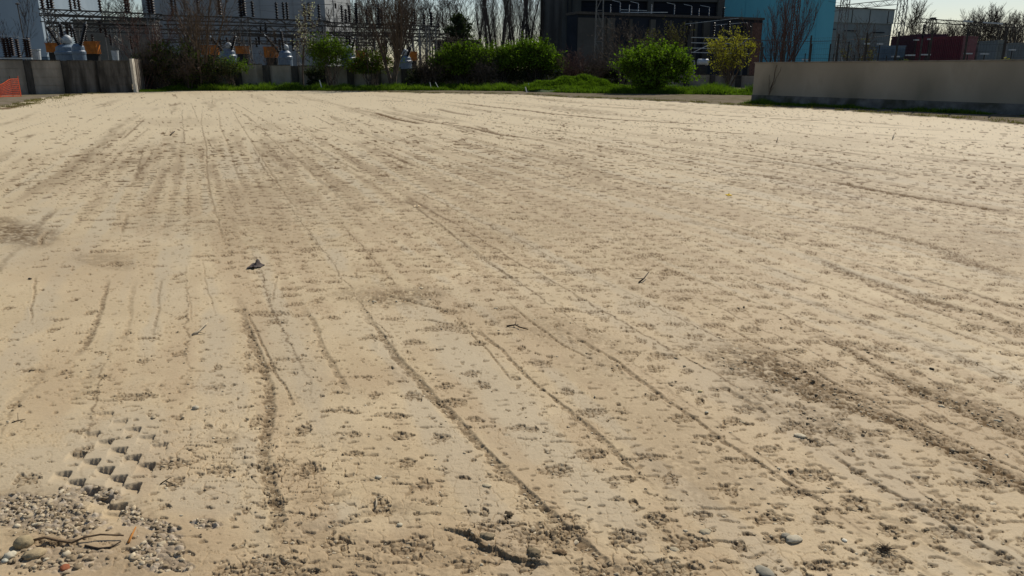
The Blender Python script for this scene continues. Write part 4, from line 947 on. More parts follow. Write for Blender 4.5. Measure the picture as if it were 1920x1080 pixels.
# mound body
m = MB(); nx, ny = 60, 24
gx = np.linspace(X_(985, 63), X_(1180, 63), nx); gy = np.linspace(59, 67, ny); XX, YY = np.meshgrid(gx, gy)
ZZ = mnd(XX.ravel(), YY.ravel()); ed = np.minimum(ss(0, 1.2, XX.ravel()-gx[0]), ss(0, 1.2, gx[-1]-XX.ravel())); ZZ = ZZ*ed-.03; ZZ = np.where(ZZ < .06, ZZ-.22, ZZ)
m.add(np.stack([XX.ravel(), YY.ravel(), ZZ], 1), [(j*nx+i, j*nx+i+1, (j+1)*nx+i+1, (j+1)*nx+i) for j in range(ny-1) for i in range(nx-1)])
M['mound'] = noise_mat('grassy_earth', (.03, .05, .015, 1), (.05, .09, .02, 1), 3)
tag(m.build('grass_mound', M['mound'], smooth=True), kind='structure')
grass('long_grass', [(990, 63, 2.2), (1180, 63, 2.2)], 34000, .24, 'thick bright green tussocky grass covering the mound left of the round bush', 6, mound=mnd)
GWALL_A = np.array(gnd(1412, 193)[:2]); GWALL_B = np.array(gnd(1920, 216)[:2])
WD = (GWALL_B-GWALL_A)/np.linalg.norm(GWALL_B-GWALL_A); WN = np.array([WD[1], -WD[0]])   # normal towards the lot
if WN[1] > 0: WN = -WN
g2 = np.random.default_rng(8); n_ = 16000
tt = g2.uniform(-.2, 27, n_); off = g2.uniform(.05, 1.0, n_)**1.0*1.1
P = GWALL_A[None]+WD[None]*tt[:, None]+WN[None]*off[:, None]
dn = fbm(P[:, 0]*.5, P[:, 1]*.5, 77, 3); k_ = (dn > -.25-.1*g2.random(n_)); P = P[k_]; dn = dn[k_]; n_ = len(P)
hh = .20*np.clip(.6+dn, .2, 1.6)*g2.uniform(.5, 1.2, n_); a = g2.uniform(0, 2*pi, n_); wv = np.stack([np.cos(a), np.sin(a), 0*a], 1)*.012
b = np.stack([P[:, 0], P[:, 1], np.full(n_, -.01)], 1); tip = b+np.stack([g2.normal(0, .4, n_)*hh, g2.normal(0, .4, n_)*hh, hh], 1)
V = np.stack([b-wv, b+wv, tip+wv*.2, tip-wv*.2], 1).reshape(-1, 3); m = MB(); m.add(V, np.arange(n_*4).reshape(-1, 4))
tag(m.build('grass', M['grass']), 'dark green grass along the shaded foot of the rendered wall', 'grass', kind='stuff')
n_ = 5000; P = np.stack([X_(262, 62)+g2.normal(0, .7, n_), 61.6+g2.normal(0, .35, n_)], 1)
b = np.stack([P[:, 0], P[:, 1], np.full(n_, -.01)], 1); hh = g2.uniform(.05, .22, n_); tip = b+np.stack([g2.normal(0, .4, n_)*hh, g2.normal(0, .4, n_)*hh, hh], 1); a = g2.uniform(0, 2*pi, n_); wv = np.stack([np.cos(a), np.sin(a), 0*a], 1)*.014
V = np.stack([b-wv, b+wv, tip+wv*.2, tip-wv*.2], 1).reshape(-1, 3); m = MB(); m.add(V, np.arange(n_*4).reshape(-1, 4))
tag(m.build('grass', M['grass']), 'small tuft of green grass at the corner post of the left wall', 'grass', kind='stuff')

EP = [(x_, y_) for x_, y_ in zip(EDX, EDY) if -100 < x_ < 2000]; EW = np.array([gnd(a_, b_-.8)[:2] for a_, b_ in EP]); cl_ = np.concatenate([[0], np.cumsum(np.linalg.norm(np.diff(EW, axis=0), axis=1))])
n_ = 34000; t_ = g2.uniform(0, cl_[-1], n_); P = np.stack([np.interp(t_, cl_, EW[:, 0]), np.interp(t_, cl_, EW[:, 1])], 1)+np.abs(g2.normal(0, 1, (n_, 1)))*np.array([[.35, .75]])
dn = fbm(P[:, 0]*.9, P[:, 1]*.9, 78, 3); k_ = dn > .0+.25*g2.random(n_); P = P[k_]; n_ = len(P); hh = g2.uniform(.03, .11, n_)
b = np.stack([P[:, 0], P[:, 1], np.full(n_, -.01)], 1); tip = b+np.stack([g2.normal(0, .5, n_)*hh, g2.normal(0, .5, n_)*hh, hh], 1); a = g2.uniform(0, 2*pi, n_); wv = np.stack([np.cos(a), np.sin(a), 0*a], 1)*.014
V = np.stack([b-wv, b+wv, tip+wv*.2, tip-wv*.2], 1).reshape(-1, 3); m = MB(); m.add(V, np.arange(n_*4).reshape(-1, 4))
M['grass_dry'] = leaf_mat('dry_grass', (.10, .095, .035, 1), (.19, .16, .07, 1), .3)
tag(m.build('verge_grass', M['grass_dry']), 'sparse dry olive grass growing along the far edge of the sand', 'grass', kind='stuff')

# ------------------------------------------------------------------ walls
def panel_wall(name, label, pts, tops, pitch, pier_w, root_loc, coping='coping', group=None, stained=0):
    """precast wall: panels of four boards between projecting piers; pts are plan points, tops the height at each"""
    root = thing(name, label, 'wall', root_loc, group); P = np.array(pts, float)
    seg = np.linalg.norm(np.diff(P, axis=0), axis=1); cum = np.concatenate([[0], np.cumsum(seg)]); T = cum[-1]; n = int(round(T/pitch)); pitch = T/n
    def pt(s): return np.array([np.interp(s, cum, P[:, 0]), np.interp(s, cum, P[:, 1])])
    def tp(s): return float(np.interp(s, cum, tops))
    g = random.Random(4)
    for k in range(n):
        s0 = k*pitch; s1 = s0+pitch; a = pt(s0+pier_w); b_ = pt(s1); z1 = tp((s0+s1)/2)+g.uniform(-.02, .02)
        m = MB(); nb = 4
        for q in range(nb):
            z0_ = -.3 if q == 0 else z1*q/nb+.035; m.slab(a, b_, z0_, z1*(q+1)/nb-.002, .10, off=g.uniform(-.006, .006))
        m.slab(a, b_, -.3, z1-.03, .04)
        m.build('panel', M['concrete_mid' if k >= n-stained else 'concrete'], root)
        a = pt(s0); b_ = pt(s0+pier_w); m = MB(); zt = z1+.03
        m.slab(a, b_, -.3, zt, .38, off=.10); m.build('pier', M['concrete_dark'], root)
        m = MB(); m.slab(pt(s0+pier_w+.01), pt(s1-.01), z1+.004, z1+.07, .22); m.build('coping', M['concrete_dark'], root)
    return root
# left wall: corner at px 245
YL0, YL1 = 53.5, 60.0
pL = [(X_(-260, YL0-2), YL0-2), (X_(0, YL0+.5), YL0+.5), (X_(243, YL1), YL1)]
tL = [Z_(113, YL0-2), Z_(113, YL0+.5), Z_(115, YL1)]
lw = panel_wall('concrete_wall', 'stained grey concrete panel wall at the left, with dark upright piers', pL, tL, 2.25, .42, (X_(120, 57), 57, 0), stained=2)
# end post, sunlight put into its colour, and the return that runs away behind it
cp = MB(); ex, ey = X_(250, YL1+.1), YL1+.1
cp.box((ex-.02, ey, Z_(110, YL1)/2-.1), (.20, .34, Z_(110, YL1)+.2)); cp.build('end_post', M['concrete_sunlit'], lw)
rw = thing('concrete_wall', 'short return of brown upright slats behind the pale corner post', 'wall', (ex+.3, ey+1.5, 0))
for k in range(9):
    m = MB(); yy_ = ey+.45+k*.5; m.box((X_(253+1.6*k, yy_), yy_, 1.15), (.07, .16, 2.7)); m.build('slat', M['bark' if k % 2 else 'coping'], rw)
m = MB(); m.slab((X_(252, ey+.4), ey+.4), (X_(265, ey+4.8), ey+4.8), .0, 2.3, .04); m.build('backing_board', M['concrete_dark'], rw)
# far wall
topsB = [(268, 66.5, 118), (400, 68.5, 120), (600, 70.5, 124.5), (760, 72, 129), (850, 73, 132)]
pB = [(X_(a, b), b) for a, b, c in topsB]; tB = [Z_(c, b) for a, b, c in topsB]
panel_wall('concrete_wall', 'far concrete panel wall behind the bare trees and grass strip', pB, tB, 2.35, .62, (X_(560, 70.5), 70.5, 0))
topsC = [(850, 73.2, 133), (1000, 75, 136), (1100, 76, 137), (1290, 76.5, 140), (1430, 76, 142)]
pC = [(X_(a, b), b) for a, b, c in topsC]; tC = [Z_(c, b) for a, b, c in topsC]
panel_wall('concrete_wall', 'lower shaded panel wall behind the hedge and round green bush', pC, tC, 2.45, .5, (X_(1130, 76), 76, 0))
# right wall
ext = GWALL_A+WD*30; rwl = thing('rendered_wall', 'long plain grey-brown rendered wall on the right with a dark plinth', 'wall', (GWALL_A[0], GWALL_A[1], 0))
Lw = 30; WH = 2.02
m = MB(); m.slab(GWALL_A, ext, -.3, .42, .34, off=0); m.build('plinth', M['plinth'], rwl)
m = MB(); m.slab(GWALL_A+WD*.02, ext, .423, WH, .26, off=0)
m.build('rendered_face', M['render'], rwl)
m = MB(); m.slab(GWALL_A-WD*.03, ext, WH+.003, WH+.06, .32); m.build('coping', M['coping'], rwl)
vn = thing('wall_vine', 'dark dead vine climbing the left end of the rendered wall', 'vine', (GWALL_A[0], GWALL_A[1], 0)); gv = random.Random(4)
for k in range(4):
    m = MB(); t = 1.1; z = .44; p = None; top = [2.0, 1.5, 1.9, .9][k]
    while z < top:
        q = GWALL_A+WD*t+WN*.145; q = (q[0], q[1], z)
        if p: m.bar(p, q, [.03, .012, .014, .012][k]*(1-.3*z), None, caps=False)
        p = q; z += .10; t += gv.gauss(.018, .03)+[.0, -.02, .03, .05][k]
    m.build('stem', M['bark'], vn)
# fence on the wall
fn = thing('mesh_fence', 'dark wire mesh fence on posts along the top of the rendered wall', 'fence', (GWALL_A[0], GWALL_A[1], WH))
s = .2
gg = random.Random(9); FO = -.05
for k in range(20):
    p = GWALL_A+WD*s-WN*.05; hh_ = 1.28 if k > 1 else 1.05; lean = gg.uniform(-.02, .02)
    m = MB(); m.bar((p[0], p[1], WH+.065), (p[0]+lean, p[1], WH+hh_), .045, .042, 8); m.build('post', M['black'], fn); s += 1.48
m = MB()
for q in (.12, .38, .64, .90, 1.14):
    a = GWALL_A+WD*.2-WN*.05; b_ = a+WD*(1.48*19); m.bar((a[0], a[1], WH+q), (b_[0], b_[1], WH+q), .0045)
for k in range(int(1.48*19/.12)):
    p = GWALL_A+WD*(.2+k*.12)-WN*.05; m.bar((p[0], p[1], WH+.1), (p[0], p[1], WH+1.15), .0022, caps=False)
m.build('wire_mesh', M['black'], fn)
rf = thing('steel_fence', 'lower second fence of thin dark posts behind the left part of the rendered wall', 'fence', (X_(1550, 46), 46, 0))
prev = None
for k, (px, yt) in enumerate([(1427, 88), (1443, 92), (1452, 85), (1467, 94), (1487, 84), (1507, 100), (1517, 82), (1552, 82), (1560, 101), (1567, 98), (1586, 78), (1599, 103), (1608, 100), (1618, 104), (1643, 100), (1659, 104), (1674, 104), (1690, 106), (1704, 107), (1730, 108)]):
    Yk = 46.5+.02*k; x = X_(px, Yk); z = Z_(yt, Yk); m = MB(); m.bar((x, Yk, -.1), (x, Yk, z), .045 if yt < 95 else .03, None, 8); m.build('post', M['black'], rf)
m = MB()
for q in (2.0, 2.35): m.bar((X_(1425, 46.5), 46.5, q), (X_(1732, 46.9), 46.9, q), .012)
m.build('rail', M['black'], rf)

# ------------------------------------------------------------------ orange netting at the left edge
nt_ = thing('safety_fence', 'sagging orange plastic safety netting at the left edge', 'fence', (X_(20, 50), 50, 0))
m = MB(); a0 = np.array([X_(-60, 47.5), 47.5]); a1 = np.array([X_(30, 50.5), 50.5]); LN = np.linalg.norm(a1-a0); nn = 34
def nettop(t): return 1.12-.42*math.sin(pi*min(1, t*1.15)**1.5)**2*(.6+.4*t)
for k in range(nn+1):
    t = k/nn; p = a0+(a1-a0)*t; zt = nettop(t)
    m.bar((p[0], p[1], .04), (p[0], p[1]+.02, zt), .010, caps=False)
for q in range(10):
    f = q/9
    for k in range(nn):
        t = k/nn; t2 = (k+1)/nn; p = a0+(a1-a0)*t; p2 = a0+(a1-a0)*t2
        m.bar((p[0], p[1], .04+(nettop(t)-.04)*f), (p2[0], p2[1], .04+(nettop(t2)-.04)*f), .013 if 0 < q < 9 else .028, caps=False)
m.build('netting', M['net'], nt_)
for t in (.55, .82, 1.0):
    p = a0+(a1-a0)*t; m = MB(); m.bar((p[0], p[1]+.05, -.1), (p[0], p[1]+.05, 1.30), .02, .02, 8); m.build('post', M['net' if t == 1.0 else 'steel_dark'], nt_)

# ------------------------------------------------------------------ white stakes in the grass
M['white'] = noise_mat('white_paint', (.62, .62, .58, 1), (.75, .75, .71, 1), 4)
def stake(p0, p1, Y, r, label, n=1):
    a = at(p0[0], p0[1], Y); b = at(p1[0], p1[1], Y); m = MB(); m.bar((a[0], a[1], min(a[2], .05)-.1), b, r, r*.8, 8); tag(m.build('stake', M['white'], loc=(a[0], a[1], 0)), label, 'stake', 'white stakes in the grass')
stake((604, 161), (599, 150), 66, .05, 'short white slanting stake below the blossom tree')
stake((809, 166), (806, 154), 66, .032, 'left stake of the white pair below the lattice column')
stake((825, 167), (816, 154), 66, .032, 'right stake of the white pair, leaning left')
stake((988, 172), (985, 163), 60, .05, 'pale stubby stake at the left foot of the grass mound')
stake((992, 166), (991, 156), 62, .03, 'thin pale stake just behind the stubby one by the mound')
r_ = MB(); a = at(385, 154, 66.2); b = at(389, 146, 66.2); c = at(391, 154, 66.2); r_.bar(a, b, .05); r_.bar((b[0]+.02, b[1]+.05, b[2]), (c[0], c[1]+.05, c[2]), .05); tag(r_.build('trestle', M['white'], loc=(a[0], a[1], 0)), 'small white upside-down V of boards in the grass under the large bare tree', 'trestle')

# ------------------------------------------------------------------ buildings
def ribs(m, a, b_, z0, z1, step, w=.08, d=.06, off=.0):
    a = np.array(a, float); b_ = np.array(b_, float); L = np.linalg.norm(b_-a); n = int(L/step); dd = (b_-a)/L
    for k in range(n+1):
        p = a+dd*step*k; q = p+dd*w; m.slab(p, q, z0, z1, d, off=off)
# pale blue building at far left
bl = thing('industrial_building', 'pale blue-grey windowless building at the far left, with a darker base', 'building', (X_(30, 95), 95, 0))
xa, xb = X_(-220, 95), X_(93, 95)
m = MB(); m.box(((xa+xb)/2, 102, 9.7), (xb-xa, 14, 13.0)); ribs(m, (xa+.1, 94.97), (xb-.2, 94.97), 3.25, 16, 3.0, .05, .04); m.build('wall', M['b_blue'], bl)
m = MB(); m.box(((xa+xb)/2, 102, 1.55), (xb-xa+.06, 14.06, 3.2)); m.build('base_wall', M['b_blue_low'], bl)
m = MB(); m.box(((xa+xb)/2, 102, 16.4), (xb-xa+.3, 14.3, .35)); m.build('roof', M['steel'], bl)
# large grey building
gb = thing('industrial_building', 'large plain grey clad building behind the substation gantries', 'building', (X_(450, 125), 125, 0))
xa, xb = X_(282, 125), X_(617, 125)
m = MB(); m.box(((xa+xb)/2, 135, 9.5), (xb-xa, 20, 19)); ribs(m, (xa+.2, 124.96), (xb-.2, 124.96), 0, 18.9, 2.6, .07, .06)
for zz in (5, 8, 11, 14): m.box(((xa+xb)/2, 124.985, zz), (xb-xa, .05, .06))
m.build('wall', M['b_grey'], gb)
m = MB(); m.box(((xa+xb)/2, 135, 19.2), (xb-xa+.4, 20.4, .4)); m.build('roof', M['steel'], gb)
lo_ = thing('low_building', 'low dark building between the breaker row and the hedge', 'building', (X_(850, 108), 108, 0))
m = MB(); xa, xb = X_(815, 106), X_(895, 106); m.box(((xa+xb)/2, 110, Z_(78, 106)/2), (xb-xa, 7, Z_(78, 106))); m.build('wall', M['b_navy'], lo_)
m = MB(); m.box(((xa+xb)/2, 110, Z_(78, 106)+.12), (xb-xa+.5, 7.5, .2)); m.build('roof', M['steel_dark'], lo_)
lo2 = thing('low_building', 'low grey-brown control building glimpsed between the breakers and the thicket', 'building', (X_(230, 100), 100, 0))
m = MB(); xa, xb = X_(150, 100), X_(300, 100); m.box(((xa+xb)/2, 100.6, Z_(40, 100)/2), (xb-xa, 1.2, Z_(40, 100))); m.build('wall', M['b_ctrl'], lo2)
m = MB(); m.box(((xa+xb)/2, 100.6, Z_(40, 100)+.12), (xb-xa+.3, 1.6, .22)); m.build('roof', M['steel_dark'], lo2)

# power house: lower annex facade recedes to the right
ph = thing('power_house', 'tall dark concrete power house with pale piers and black glazing', 'building', (X_(1240, 98), 98, 0))
def fx(px):  # a point on the annex facade line
    t = (px-1080)/(1422-1080); Y0, Y1 = 90.0, 101.0; Y = 1/((1-t)/Y0+t/Y1); return (X_(px, Y), Y)
HA = Z_(27, 90.5)
a = fx(1080); b_ = fx(1422); dv = np.array(b_)-np.array(a); dv /= np.linalg.norm(dv); nv = np.array([-dv[1], dv[0]])
def fbox(m, p0, p1, z0, z1, front, back):
    """box on the facade line, from `front` m in front to `back` m behind"""
    A = np.array(fx(p0)); B = np.array(fx(p1)); m.slab(A, B, z0, z1, front+back, off=(front-back)/2)
m = MB(); fbox(m, 1080, 1422, 0, HA, 0, 2.4); m.build('annex_wall', M['b_navy'], ph)
m = MB(); fbox(m, 1079, 1423, HA+.003, HA+.28, .25, 2.6); m.build('annex_roof', M['steel_dark'], ph)
for p0, p1, mt, fr in [(1081, 1112, 'b_conc2', .10), (1112.5, 1133, 'b_conc', .02), (1134, 1147, 'b_conc', .35), (1175, 1180, 'b_conc', .3), (1213, 1222, 'b_conc', .35), (1250, 1253, 'b_conc', .2), (1275, 1278, 'b_conc', .3), (1283, 1289, 'b_conc', .35), (1295, 1300, 'b_conc', .3), (1311, 1323, 'b_conc', .35), (1362, 1366, 'b_conc', .3), (1386, 1389, 'b_conc', .3), (1404, 1421, 'bark_red', .12)]:
    m = MB(); fbox(m, p0, p1, 0, HA-.35, fr, -.004); m.build('pier', M[mt], ph)
m = MB(); fbox(m, 1150, 1285, Z_(112, 92), Z_(88, 92), .05, -.004); m.build('low_panel', M['b_conc'], ph)
# upper block set back
def ux(px): return (X_(px, 104+(px-1052)*.01), 104+(px-1052)*.01)
A = ux(1052); B = ux(1347); HU = 16
def ubox(m, p0, p1, z0, z1, front, back):
    m.slab(np.array(ux(p0)), np.array(ux(p1)), z0, z1, front+back, off=(front-back)/2)
m = MB(); ubox(m, 1086, 1347, 0, HU, 0, 16); m.build('glazed_wall', M['b_glass'], ph)
m = MB(); ubox(m, 1051, 1085.7, 0, HU+.02, .4, 16.02); m.build('corner_pier', M['b_conc'], ph)
for p0, p1 in ((1060, 1061.5), (1068, 1069)):
    m = MB(); ubox(m, p0, p1, 0, HU, .5, -.41); m.build('pier_joint', M['b_navy'], ph)
for p0, p1 in [(1207, 1217.5), (1335, 1347)]:
    m = MB(); ubox(m, p0, p1, 0, HU-.2, .5, -.004); m.build('column', M['b_conc2'], ph)
m = MB(); ubox(m, 1086, 1334.5, Z_(1, 104), Z_(-4, 104), .35, -.004); m.build('ledge', M['b_conc2'], ph)
m = MB(); ubox(m, 1086, 1334.5, Z_(10, 104), Z_(9.2, 104), .1, -.004); ubox(m, 1086, 1334.5, Z_(22, 104), Z_(21.4, 104), .1, -.004); m.build('glazing_bar', M['b_navy'], ph)
m = MB(); ubox(m, 1050, 1348, HU+.03, HU+.5, .5, 16.3); m.build('roof', M['steel_dark'], ph)
# blue block
bb = thing('industrial_building', 'tall bright blue clad building right of the power house', 'building', (X_(1450, 118), 118, 0))
xa, xb = X_(1340, 118), X_(1553, 118)
m = MB(); m.box(((xa+xb)/2, 126, 11), (xb-xa, 16, 17)); ribs(m, (xa+.3, 117.98), (xb-.3, 117.98), 2.6, 19.4, 3.6, .05, .04); m.build('wall', M['b_teal'], bb)
m = MB(); m.box(((xa+xb)/2, 126, 1.25), (xb-xa-.05, 15.95, 2.49)); m.build('base_wall', M['b_navy'], bb)
m = MB(); m.box(((xa+xb)/2, 126, 19.7), (xb-xa+.3, 16.3, .35)); m.build('roof', M['steel'], bb)
# grey hall
gh = thing('industrial_hall', 'pale grey flat-roofed hall between the blue building and the pylon', 'building', (X_(1605, 112), 112, 0))
A = (X_(1540, 130), 130); B = (X_(1663, 136), 136); zt = Z_(13.5, 130)
m = MB(); m.slab(A, B, Z_(41, 130), zt, 10, off=-5); m.build('upper_wall', M['b_hall'], gh)
m = MB(); m.slab(A, B, 0, Z_(41, 130)-.004, 9.8, off=-5.1); m.build('lower_wall', M['b_hall2'], gh)
m = MB(); m.slab(A, B, zt+.003, zt+.12, 10.3, off=-4.95); m.build('roof', M['steel_dark'], gh)
Ad = np.array(A); Bd = np.array(B)
for t in (.355, .62, .90):
    m = MB(); p = Ad+(Bd-Ad)*t; q = Ad+(Bd-Ad)*(t+.008); m.slab(p, q, Z_(41, 130), zt-.2, .06, off=.033); m.build('panel_joint', M['steel_dark'], gh)
for t0, t1, y0 in ((.0, .14, 55), (.27, .45, 57), (.7, .88, 59)):
    m = MB(); m.slab(Ad+(Bd-Ad)*t0, Ad+(Bd-Ad)*t1, Z_(y0+1.5, 132), Z_(y0-.3, 132), .05, off=.06); m.build('window', M['b_glass'], gh)
# containers
def container(px0, px1, Y0, Y1, ytop, label, mt, mt_end=None, nribs=26):
    A = np.array([X_(px0, Y0), Y0]); B = np.array([X_(px1, Y1), Y1]); h = Z_(ytop, (Y0+Y1)/2); root = thing('container', label, 'container', (A[0], A[1], 0), 'containers behind the rendered wall')
    m = MB(); m.slab(A, B, .12, h, 2.4, off=-1.2); L = np.linalg.norm(B-A)
    ribs(m, A+(B-A)*.01, B-(B-A)*.02, .25, h-.12, L/nribs, L/nribs*.45, .05, off=.026); m.build('body', M[mt], root)
    m = MB(); m.slab(A-(B-A)/L*.03, B+(B-A)/L*.03, h+.003, h+.10, 2.5, off=-1.2); m.build('top_rail', M[mt_end or mt], root)
    return root
container(1712, 1797, 66, 63, 71, 'long maroon corrugated container right of the pylon, seen over the wall', 'maroon')
container(1664, 1711, 72, 66.5, 69, 'maroon container on the left, shade in its colour, partly behind the pylon foot', 'maroon_shaded')
container(1645, 1692, 60, 60, 88, 'low grey-blue container in front of the dark maroon one', 'b_blue_low')
container(1798, 1850, 68, 67, 86, 'low dull brown container right of the long maroon one', 'plinth')
container(1862, 1878, 60, 60, 78, 'narrow grey cabinet container near the right edge', 'b_hall2', nribs=6)
container(1883, 1990, 70, 68, 82, 'grey low container at the right edge under the bare trees', 'b_hall2')

# ------------------------------------------------------------------ substation
def insul(m, c, h, r=.14, n=9, ax=(0, 0, 1), sides=8):
    prof = [(0.001, 0), (r*.55, 0)]; k = h/n
    for i in range(n):
        z = i*k; prof += [(r*.5, z+k*.1), (r, z+k*.35), (r*.9, z+k*.55), (r*.45, z+k*.75)]
    prof += [(r*.5, h), (.001, h)]; m.lathe(c, prof, sides, ax)
def lattice_col(m, x, y, z0, z1, w=.6, step=.8, r=.035, taper=1.0):
    n = max(2, int((z1-z0)/step))
    for sx in (-1, 1):
        for sy in (-1, 1): m.bar((x+sx*w/2, y+sy*w/2, z0), (x+sx*w/2*taper, y+sy*w/2*taper, z1), r)
    for k in range(n):
        a = z0+(z1-z0)*k/n; b = z0+(z1-z0)*(k+1)/n; wa = w*(1+(taper-1)*k/n); wb = w*(1+(taper-1)*(k+1)/n); s_ = 1 if k % 2 else -1
        for sy in (-1, 1):
            m.bar((x-s_*wa/2, y+sy*wa/2, a), (x+s_*wb/2, y+sy*wb/2, b), r*.6, caps=False); m.bar((x+sy*wa/2, y-s_*wa/2, a), (x+sy*wb/2, y+s_*wb/2, b), r*.6, caps=False)
            m.bar((x-wb/2, y+sy*wb/2, b), (x+wb/2, y+sy*wb/2, b), r*.5, caps=False)
def lattice_beam(m, p, q, w=.6, h=.6, step=.8, r=.035):
    p = np.array(p, float); q = np.array(q, float); d = q-p; L = np.linalg.norm(d); d /= L; s_ = np.cross(d, [0, 0, 1.]); s_ /= np.linalg.norm(s_); u = np.array([0, 0, 1.])
    n = max(2, int(L/step))
    for a in (-1, 1):
        for b in (0, -1): m.bar(p+s_*a*w/2+u*b*h, q+s_*a*w/2+u*b*h, r)
    for k in range(n):
        A = p+(q-p)*k/n; B = p+(q-p)*(k+1)/n; f = k % 2
        for a in (-1, 1): m.bar(A+s_*a*w/2-u*h*f, B+s_*a*w/2-u*h*(1-f), r*.6, caps=False)
        m.bar(A+s_*w/2*(1-2*f), B-s_*w/2*(1-2*f), r*.55, caps=False)
def gantry(label, x0, y0, x1, y1, Y, beams, cols, ins, wires=(), group='steel gantries of the substation', lean=1.2):
    root = thing('steel_gantry', label, 'gantry', (X_((x0+x1)/2, Y), Y, 0), group)
    for (a, ya, b, yb, h) in beams:
        m = MB(); lattice_beam(m, at(a, ya, Y), at(b, yb, Y), .7, h, .75, .075); m.build('beam', M['steel_dark'], root)
    for (a, yt, kind) in cols:
        m = MB(); x, _, z = at(a, yt, Y)
        if kind == 'L': lattice_col(m, x, Y, 0, z, .75, .8, .06)
        else: m.bar((x, Y+.4, 0), (x, Y+.4, z), .06, .05, 8)
        m.build('column', M['steel'], root)
    for (a, yt, yb, w) in ins:
        x, _, z1 = at(a, yt, Y); z0 = at(a, yb, Y)[2]; m = MB(); insul(m, (x, Y, z0), z1-z0, w*1.45, max(5, int((z1-z0)/.24))); m.build('insulator', M['insul_dark' if a > 440 else 'insul'], root)
    if wires:
        m = MB()
        for (a, ya, b, yb, dy) in wires: m.bar(at(a, ya, Y+dy), at(b, yb, Y+dy), .022, caps=False)
        m.build('busbar', M['steel'], root)
    return root
gantry('leftmost substation gantry with brown insulators, beside the pale blue building', 78, 17, 300, 25, 80,
  [(76, 17, 302, 27, .45), (78, 29, 300, 37, .6), (90, 44, 280, 48, .3)], [(91, 18, 'L'), (138, 20, 'P'), (187, 26, 'P'), (232, 30, 'P'), (285, 26, 'L')],
  [(76, -12, 17, .17), (86, -14, 16, .15), (94, -8, 16, .2), (130, -3, 18, .13), (137, -12, 17, .13), (145, -10, 19, .14), (184, -12, 21, .14), (232, -14, 24, .16), (237, -12, 24, .16), (276, -12, 27, .18), (282, -12, 27, .2), (112, 46, 70, .14), (124, 45, 68, .14), (131, 45, 70, .12), (186, 40, 62, .14), (196, 46, 70, .12)],
  [(70, 0, 120, -4, 1), (130, 2, 160, 18, .5), (150, 30, 300, 34, 1.5), (95, 55, 200, 50, .8), (100, 60, 130, 66, .2), (60, 20, 110, 40, .1)])
gantry('second substation gantry with dark insulators before the grey building', 305, 30, 600, 40, 84,
  [(302, 29, 470, 33, .5), (470, 35, 618, 40, .45), (310, 46, 600, 50, .55), (440, 62, 560, 66, .25)], [(308, 29, 'P'), (372, 30, 'P'), (457, 33, 'L'), (532, 38, 'P'), (600, 40, 'L')],
  [(320, -6, 29, .15), (327, -4, 28, .12), (369, -4, 25, .14), (409, -6, 28, .2), (449, -4, 31, .2), (455, -2, 30, .2), (472, 2, 32, .14), (517, 4, 35, .13), (530, 4, 38, .13), (537, 4, 37, .13), (570, 8, 37, .13), (578, 5, 37, .16), (597, 8, 38, .13), (497, 41, 62, .12), (488, 46, 62, .1), (515, 60, 82, .12), (425, 70, 88, .12), (485, 68, 84, .13)],
  [(330, 20, 480, 14, .5), (440, 12, 620, 8, .6), (480, 18, 620, 36, 1.2), (340, 56, 440, 58, .3), (380, 58, 420, 60, 1), (455, 80, 500, 82, .1), (463, 100, 505, 101, .2)])
gantry('third substation gantry, nearest the bare poplars, ending in a lattice column', 618, 42, 830, 52, 88,
  [(612, 42, 825, 50, .4), (600, 60, 842, 64, .35), (690, 46, 760, 47, .3)], [(622, -10, 'P'), (700, 44, 'P'), (760, 48, 'P'), (793, 50, 'L'), (811, 50, 'L')],
  [(629, 6, 16, .12), (640, 10, 41, .14), (648, 17, 43, .13), (654, 10, 41, .14), (667, 5, 44, .19), (687, 16, 45, .15), (709, 8, 46, .17), (715, 15, 48, .14), (754, 17, 49, .12), (760, 22, 49, .12), (772, 19, 49, .12), (777, 16, 49, .12), (795, 25, 50, .14), (808, 22, 51, .17), (822, 44, 52, .12), (604, 46, 60, .12), (650, 66, 88, .12), (655, 66, 88, .12)],
  [(540, 7, 660, 10, .5), (600, 36, 640, 35, .2), (687, 16, 713, 6, 1), (618, 2, 660, 8, 1.5), (760, 66, 840, 66, .5), (640, 56, 760, 60, 1.1), (800, 100, 812, 126, 0), (790, 126, 812, 96, 0)])
gantry('fourth substation gantry, set farther back behind the breaker row', 100, 50, 800, 66, 97,
  [(95, 50, 440, 58, .5), (440, 56, 815, 70, .5), (300, 74, 700, 80, .35)], [(104, 50, 'L'), (215, 52, 'L'), (342, 56, 'L'), (440, 57, 'L'), (560, 60, 'L'), (676, 65, 'L'), (780, 68, 'L'), (400, 58, 'P'), (505, 60, 'P'), (618, 62, 'P')],
  [(p_, 60+(p_-150)*.02+(p_ % 7), 82+(p_-150)*.02+(p_ % 5)*2, .13) for p_ in (160, 172, 206, 244, 256, 300, 336, 352, 388, 412, 446, 468, 480, 524, 548, 580, 606, 632, 668, 702, 724, 746)],
  [(150, 84, 300, 86, .3), (330, 86, 560, 92, .3), (600, 90, 760, 95, .3), (180, 66, 520, 72, 1.0)])
